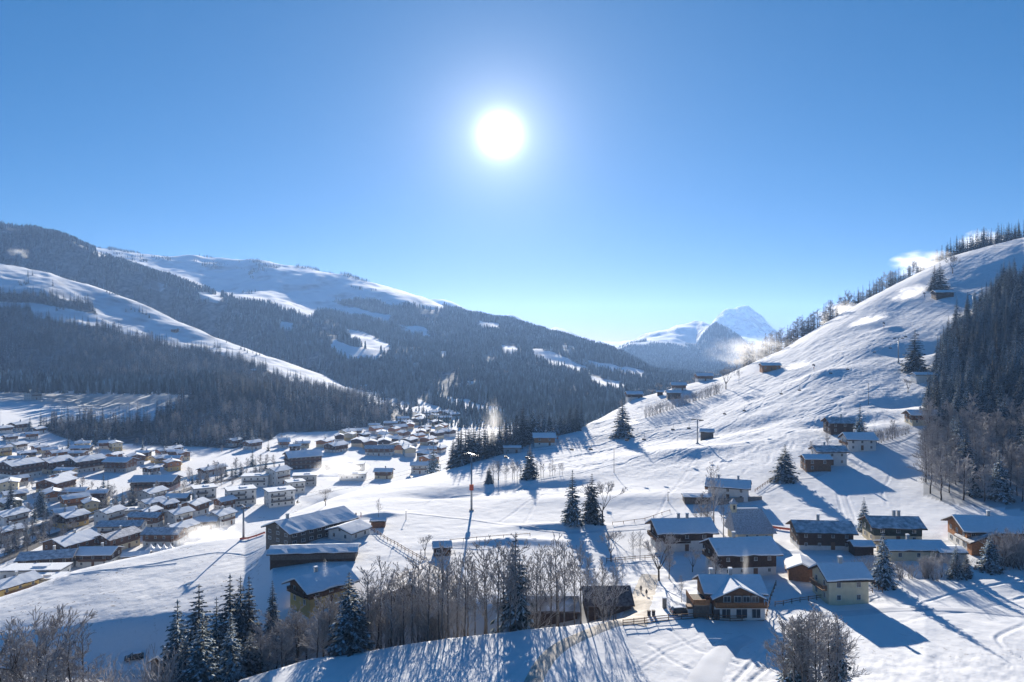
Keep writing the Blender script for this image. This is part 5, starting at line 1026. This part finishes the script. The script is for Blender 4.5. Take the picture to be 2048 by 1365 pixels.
ML = [mast(487, 1078, 1012, 'lift mast at the edge of the slope above the village', -.95), mast(943, 1022, 908, 'tall lift mast with red padding on the lower piste', -1.05), mast(1395, 888, 839, 'lift mast with wide cross arm beside the grey hay hut', -1.0), mast(1797, 727, 676, 'lift mast near the forest edge under the ridge', -.95), mast(1946, 612, 588, 'highest lift mast half hidden by the forest', -.95)]
p1, h1 = ML[1][1], ML[1][2]
q = MB(); q.tube((0, 0, 0), (0, 0, 2.0), .75, .75, 10, cap=True); tag(obj('safety_pad', q.mesh('safety_pad', ['net_orange']), None, p1+Vector((0, 0, h1*.36))), 'red safety pad wrapped round the tall lift mast', 'safety pad')
chn = 0; CHAIRS = ('hanging lift chair below the mast above the village', 'hanging lift chair between the barn and the tall mast', 'hanging lift chair above the lower piste', 'hanging lift chair near the spruce row', 'hanging lift chair over the middle piste', 'hanging lift chair above the upper piste', 'hanging lift chair beneath the ridge')
for k in range(len(ML)-1):
    for s in (0, 1):
        a, b = ML[k][0][s], ML[k+1][0][s]; L = (b-a).length; sag = L*.018; q = MB(); pts = []
        for i in range(25):
            t = i/24; v = a.lerp(b, t)-a; v.z -= 4*sag*t*(1-t); pts.append(v)
        for u, v in zip(pts, pts[1:]): q.tube(u, v, .03, .03, 4)
        seg = ('between the village mast and the tall mast', 'between the tall mast and the hay hut mast', 'between the hay hut mast and the forest mast', 'between the forest mast and the highest mast')[k]
        tag(obj('lift_cable', q.mesh('lift_cable', ['cable']), None, a), ('left' if s == 0 else 'right')+' lift cable strung '+seg, 'cable', 'cables of the chairlift')
        for i in range(2 if L < 130 else 4):
            if k == 3 and i > 0: break
            t = (i+.5+.2*s)/(2 if L < 130 else 4); v = a.lerp(b, t); v.z -= 4*sag*t*(1-t); c = thing('lift_chair', ('empty chair on the left lift cable ' if s == 0 else 'empty chair on the right lift cable ')+seg, 'lift chair', v, math.atan2((b-a).y, (b-a).x), 'chairs of the lift')
            def hm():
                m = MB(); m.tube((0, 0, 0), (0, 0, -1.4), .07, .07, 5); m.tube((0, 0, -1.4), (-.4, 0, -2.4), .07, .07, 5); m.tube((-.4, -1.0, -2.4), (-.4, 1.0, -2.4), .06, .06, 5); return m.mesh('hanger', ['metal_dark'])
            def sm2():
                m = MB(); m.box((.05, 0, -2.75), (.6, 2.0, .1)); m.box((-.28, 0, -2.4), (.08, 2.0, .7)); return m.mesh('seat', ['metal_dark'])
            obj('hanger', shared('hanger', hm), c); obj('seat', shared('seat', sm2), c)
# slim piste lamp masts
for px, by, top, lab in ((1228, 946, 898, 'slim lamp mast in the middle of the lower piste'), (1737, 810, 768, 'slim lamp mast on the upper piste'), (1336, 1003, 985, 'short marker pole on the meadow'), (812, 1040, 1022, 'marker pole at the farm track')):
    p = near.hit(px, by); h = (H-(top-CY)/F*p.y)-p.z; t = thing('lamp_mast', lab, 'lamp mast', p); q = MB(); q.tube((0, 0, -.5), (0, 0, h), .14, .08, 7, cap=True); obj('pole', q.mesh('pole', ['metal_dark']), t); q = MB(); q.box((.2, 0, h+.05), (.7, .35, .22)); obj('lamp_head', q.mesh('lamp_head', ['metal']), t)
# snow guns
for px, by, lab in ((1628, 742, 'snow gun on a post blowing beside the orange lift hut'), (1768, 657, 'snow gun on a post in the middle of the upper slope'), (1849, 596, 'snow gun on a post left of the high hay barn'), (1990, 494, 'snow gun on a post near the top of the ridge'), (1116, 884, 'snow gun on a post right of the orange lodge')):
    p = near.hit(px, by); t = thing('snow_gun', lab, 'snow gun', p, 2.6, 'snow guns'); q = MB(); q.tube((0, 0, -.5), (0, 0, 3.4), .16, .14, 8, cap=True); obj('post', q.mesh('post', ['metal_dark'], True), t)
    q = MB(); q.tube((-.7, 0, 3.6), (.2, 0, 3.9), .62, .55, 12, cap=True); q.tube((.2, 0, 3.9), (.9, 0, 4.13), .55, .70, 12); obj('fan_barrel', q.mesh('fan_barrel', ['metal_dark'], True), t)
    q = MB(); q.box((0, .5, 2.0), (.5, .35, .8)); obj('control_box', q.mesh('control_box', ['net_orange']), t)

# ---------------------------------------------------------------- fences and nets
fence([(1246, 1252), (1310, 1244), (1390, 1238), (1460, 1243), (1532, 1240)], 'brown rail fence along the terrace in front of the new chalet', 1.2, 3)
fence([(1532, 1240), (1541, 1200), (1552, 1172)], 'plank fence climbing the right side of the new chalet', 1.2, 2)
fence([(1550, 1214), (1600, 1205), (1650, 1198), (1700, 1196), (1745, 1186)], 'rail fence below the cream house', 1.1, 2)
fence([(1735, 1160), (1765, 1186)], 'short fence running down right of the cream house', 1.1, 2)
fence([(1213, 1126), (1250, 1123), (1290, 1120), (1320, 1118)], 'reddish rail fence above the round leaning tree', 1.2, 2)
fence([(742, 1062), (775, 1083), (810, 1103), (850, 1125)], 'post fence leading down from the ticket hut', 1.2, 2)
fence([(1950, 1140), (2000, 1136), (2060, 1128)], 'garden fence below the orange timber chalet', 1.1, 2)
fence([(1510, 985), (1535, 968), (1550, 958)], 'rail fence beside the driveway above the chapel', 1.1, 2, g=None)
fence([(1530, 1055), (1560, 1060), (1590, 1064)], 'orange safety net right of the chapel', .8, 2, 3.0, 'net_orange', None, 'safety_net', 'net', False, True)
fence([(1898, 1052), (1905, 1068), (1915, 1078)], 'orange safety net at the corner of the orange timber chalet', 1.0, 2, 3.0, 'net_orange', None, 'safety_net', 'net', False, True)
fence([(480, 1081), (530, 1068)], 'red safety net beside the village lift mast', .7, 2, 3.0, 'net_orange', None, 'safety_net', 'net', False, True)
fence([(1225, 1050), (1290, 1042), (1340, 1025)], 'low pasture fence on the meadow above the left chalet', .9, 1, 4.0)
fence([(900, 1085), (980, 1078), (1060, 1072)], 'pasture fence below the farm track', .9, 1, 4.0)
# retaining wall of the white house above the chapel
p = near.at(1480, 256); q = MB(); q.box((0, 0, 0), (17, .6, 3.4)); t = tag(obj('retaining_wall', q.mesh('retaining_wall', ['stone']), None, p, math.radians(14)), 'stone retaining wall below the white house above the chapel', 'wall')

# ---------------------------------------------------------------- car
def car(p, rz, label):
    t = thing('car', label, 'car', p, rz); k = []
    prof = [(-2.15, .35), (2.1, .35), (2.15, .75), (2.0, .95), (1.05, 1.05), (.35, 1.55), (-1.55, 1.58), (-2.1, 1.0)]
    q = MB(); n = len(prof); A = [q.vert((x, -.88 if z < 1.1 else -.70, z)) for x, z in prof]; B = [q.vert((x, .88 if z < 1.1 else .70, z)) for x, z in prof]
    q.face(A[::-1]); q.face(B)
    for i in range(n): q.face((A[i], A[(i+1) % n], B[(i+1) % n], B[i]))
    obj('body', q.mesh('body', ['car_black']), t)
    for s in (-1, 1):
        q = MB(); pts = [(.95, s*.865, 1.08), (.35, s*.735, 1.48), (-1.45, s*.735, 1.50), (-1.8, s*.865, 1.1)]; q.poly(pts if s < 0 else pts[::-1]); obj('side_window', q.mesh('side_window', ['glass']), t)
        for x in (1.35, -1.35):
            q = MB(); q.tube((x, s*.72, .34), (x, s*.92, .34), .34, .34, 14, cap=True); w = obj('wheel', q.mesh('wheel', ['tyre'], True), t); q = MB(); q.tube((x, s*.925, .34), (x, s*.94, .34), .2, .18, 10, cap=True); obj('rim', q.mesh('rim', ['metal']), w)
        q = MB(); q.box((2.13, s*.62, .78), (.08, .36, .18)); obj('headlight', q.mesh('headlight', ['frame_white']), t)
        q = MB(); q.box((-2.14, s*.68, .95), (.08, .26, .3)); obj('tail_light', q.mesh('tail_light', ['lamp_red']), t)
    q = MB(); q.poly([(1.0, -.66, 1.12), (1.0, .66, 1.12), (.42, .58, 1.54), (.42, -.58, 1.54)]); obj('windscreen', q.mesh('windscreen', ['glass']), t)
    q = MB(); q.box((-.7, 0, 1.64), (1.9, 1.2, .12)); obj('snow_cover', q.mesh('snow_cover', ['snow_roof']), t); return t
car(near.at(268, 181.5), math.radians(205), 'black car parked alone in the blue shaded hollow'); car(near.at(1362, 153.5), math.radians(8), 'dark car parked in the yard left of the new chalet')
# yard: bin shelter and bins left of the new chalet
p = near.at(1384, 153); t = thing('bin_shelter', 'white bin shelter with brown roof beside the yard car', 'shelter', p); q = MB(); q.box((0, 0, .6), (1.9, 1.4, 2.2)); obj('walls', q.mesh('walls', ['plaster_white']), t); q = MB(); q.box((0, 0, 1.95), (2.3, 1.8, .5)); obj('roof', q.mesh('roof', ['timber_brown']), t)
p = near.at(1329, 158); t = thing('stone_pillar', 'stone gate pillar with snow cap beside the lane', 'pillar', p); q = MB(); q.box((0, 0, .8), (.8, .8, 2.8)); obj('shaft', q.mesh('shaft', ['stone']), t); q = MB(); q.box((0, 0, 2.28), (.9, .9, .16)); obj('snow_cap', q.mesh('snow_cap', ['snow_roof']), t)
for k, px in enumerate((1298, 1307)):
    p = near.at(px, 152.5); t = thing('rubbish_bin', ('left' if k == 0 else 'right')+' one of two rubbish bins behind the terrace fence', 'bin', p); q = MB(); q.prism([(-.32, -.3), (.32, -.3), (.32, .3), (-.32, .3)], 'z', 0, 1.0); obj('body', q.mesh('body', ['metal_dark']), t); q = MB(); q.box((0, 0, 1.06), (.72, .7, .12)); obj('lid', q.mesh('lid', ['timber_grey']), t)

# ---------------------------------------------------------------- people: one skinned body each
def person(p, rz, label, coat='cloth_dark', step=.25):
    t = thing('person', label, 'person', p, rz)
    J = {'pel': (0, 0, .95), 'bel': (0, 0, 1.12), 'chest': (0, .02, 1.35), 'neck': (0, .02, 1.52), 'head': (0, .04, 1.64), 'top': (0, .03, 1.74), 'hl': (-.10, 0, .90), 'kl': (-.11, step*.55, .50), 'al': (-.11, step*.55, .09), 'tl': (-.11, step*.55+.15, .04), 'hr': (.10, 0, .90), 'kr': (.11, -step*.2, .50), 'ar': (.11, -step, .11), 'tr': (.11, -step+.15, .04),
         'sl': (-.19, .02, 1.43), 'el': (-.25, -.06, 1.17), 'wl': (-.24, .06, .93), 'fl': (-.23, .09, .84), 'sr': (.19, .02, 1.43), 'er': (.25, .06, 1.17), 'wr': (.24, .18, .95), 'fr': (.23, .22, .87)}
    Rr = {'pel': .15, 'bel': .14, 'chest': .17, 'neck': .065, 'head': .105, 'top': .085, 'hl': .10, 'kl': .07, 'al': .05, 'tl': .045, 'hr': .10, 'kr': .07, 'ar': .05, 'tr': .045, 'sl': .085, 'el': .062, 'wl': .045, 'fl': .04, 'sr': .085, 'er': .062, 'wr': .045, 'fr': .04}
    E2 = ['pel bel', 'bel chest', 'chest neck', 'neck head', 'head top', 'pel hl', 'hl kl', 'kl al', 'al tl', 'pel hr', 'hr kr', 'kr ar', 'ar tr', 'chest sl', 'sl el', 'el wl', 'wl fl', 'chest sr', 'sr er', 'er wr', 'wr fr']
    N = list(J); me = bpy.data.meshes.new('body'); me.from_pydata([J[n] for n in N], [tuple(N.index(x) for x in e.split()) for e in E2], []); me.materials.append(MATS[coat])
    o = obj('body', me, t); md = o.modifiers.new('skin', 'SKIN'); me.skin_vertices.new() if not me.skin_vertices else None
    for i, n in enumerate(N): sv = me.skin_vertices[0].data[i]; sv.radius = (Rr[n], Rr[n]); sv.use_root = n == 'pel'
    ss = o.modifiers.new('sub', 'SUBSURF'); ss.levels = 1; ss.render_levels = 1
    q = MB()
    for i in range(4):
        z0, z1 = 1.66+.035*i, 1.66+.035*(i+1); q.tube((0, .03, z0), (0, .03, z1), .125*math.cos(i*.36), .125*math.cos((i+1)*.36), 10)
    obj('hat', q.mesh('hat', ['cloth_dark'], True), t); q = MB(); q.tube((0, .125, 1.60), (0, .15, 1.68), .045, .05, 8, cap=True); obj('face', q.mesh('face', ['skin'], True), t); return t
person(hit(1282, 1186), 2.9, 'left one of two walkers in dark clothes on the tan lane'); person(hit(1293, 1194), 3.0, 'right one of two walkers in dark clothes on the tan lane', 'cloth_dark', .3)
person(hit(712, 1036), .5, 'skier in dark clothes standing left beside the barn corner'); person(hit(722, 1035), 1.4, 'skier in a red jacket standing right of the barn corner', 'cloth_red'); person(hit(1134, 884), .2, 'skier in dark clothes descending right of the orange lodge')

# ---------------------------------------------------------------- blown snow, steam and chimney smoke
def at(px, py, Y): return Vector(((px-CX)/F*Y, Y, H-(py-CY)/F*Y))
plume('snow_mist', 'snow cloud drifting from the gun beside the orange lift hut', at(1515, 705, 615), (50.6, 18.4, 18.4), 0.028, seed=1.0)
plume('snow_mist', 'bright snow jet of the gun beside the orange lift hut', at(1598, 735, 520), (13, 6, 5), 0.202, seed=2.0, tilt=-.2)
plume('snow_mist', 'snow cloud over the wood behind the crest', at(1690, 632, 700), (30.0, 18.0, 15.0), 0.169, seed=3.0)
plume('snow_mist', 'snow jet of the gun in the middle of the upper slope', at(1735, 645, 600), (20.8, 9.1, 6.5), 0.180, seed=4.0, tilt=-.35)
plume('snow_mist', 'snow cloud drifting across the skyline beside the bare tree', at(1855, 530, 810), (45.9, 18.9, 17.6), 0.106, seed=5.0)
plume('snow_mist', 'snow jet left of the high hay barn', at(1815, 588, 640), (20.8, 9.1, 7.8), 0.180, seed=6.0, tilt=-.4)
plume('snow_mist', 'snow cloud near the top of the ridge', at(1965, 490, 850), (29.7, 13.5, 18.9), 0.207, seed=7.0)
plume('snow_mist', 'tall snow column rising in front of the spruce grove', at(985, 868, 385), (7.4, 6.8, 20.2), 0.075, seed=8.0)
plume('snow_mist', 'snow spray around the spruce on the slope', at(1262, 856, 440), (9, 5, 6.5), 0.340, seed=9.0)
plume('snow_mist', 'snow mist over the lower village beside the slope', at(415, 1072, 300), (15, 12, 6), 0.169, seed=10.0)
plume('snow_mist', 'snow mist veiling the lift hall of the village', at(680, 938, 470), (20, 14, 8), 0.137, seed=11.0)
plume('snow_mist', 'snow cloud high on the left ski run', at(35, 508, 1760), (32.0, 16.0, 18.0), 0.036, seed=12.0)
plume('steam', 'white steam cloud rising between the village hotels', at(292, 918, 590), (8, 7, 13), 0.192, seed=13.0, tilt=.5, thr=.38)
plume('chimney_smoke', 'chimney smoke of the new chalet', at(1491, 1130, 158), (1.0, 1.0, 4.5), 0.180, seed=14.0, thr=.36)
plume('chimney_smoke', 'chimney smoke of the ochre farmhouse', at(650, 1145, 178), (1.3, 1.2, 4), 0.084, seed=15.0, thr=.36)
plume('chimney_smoke', 'chimney smoke rising at the far village edge', at(790, 830, 850), (5, 4, 9), 0.096, seed=16.0, tilt=.4)
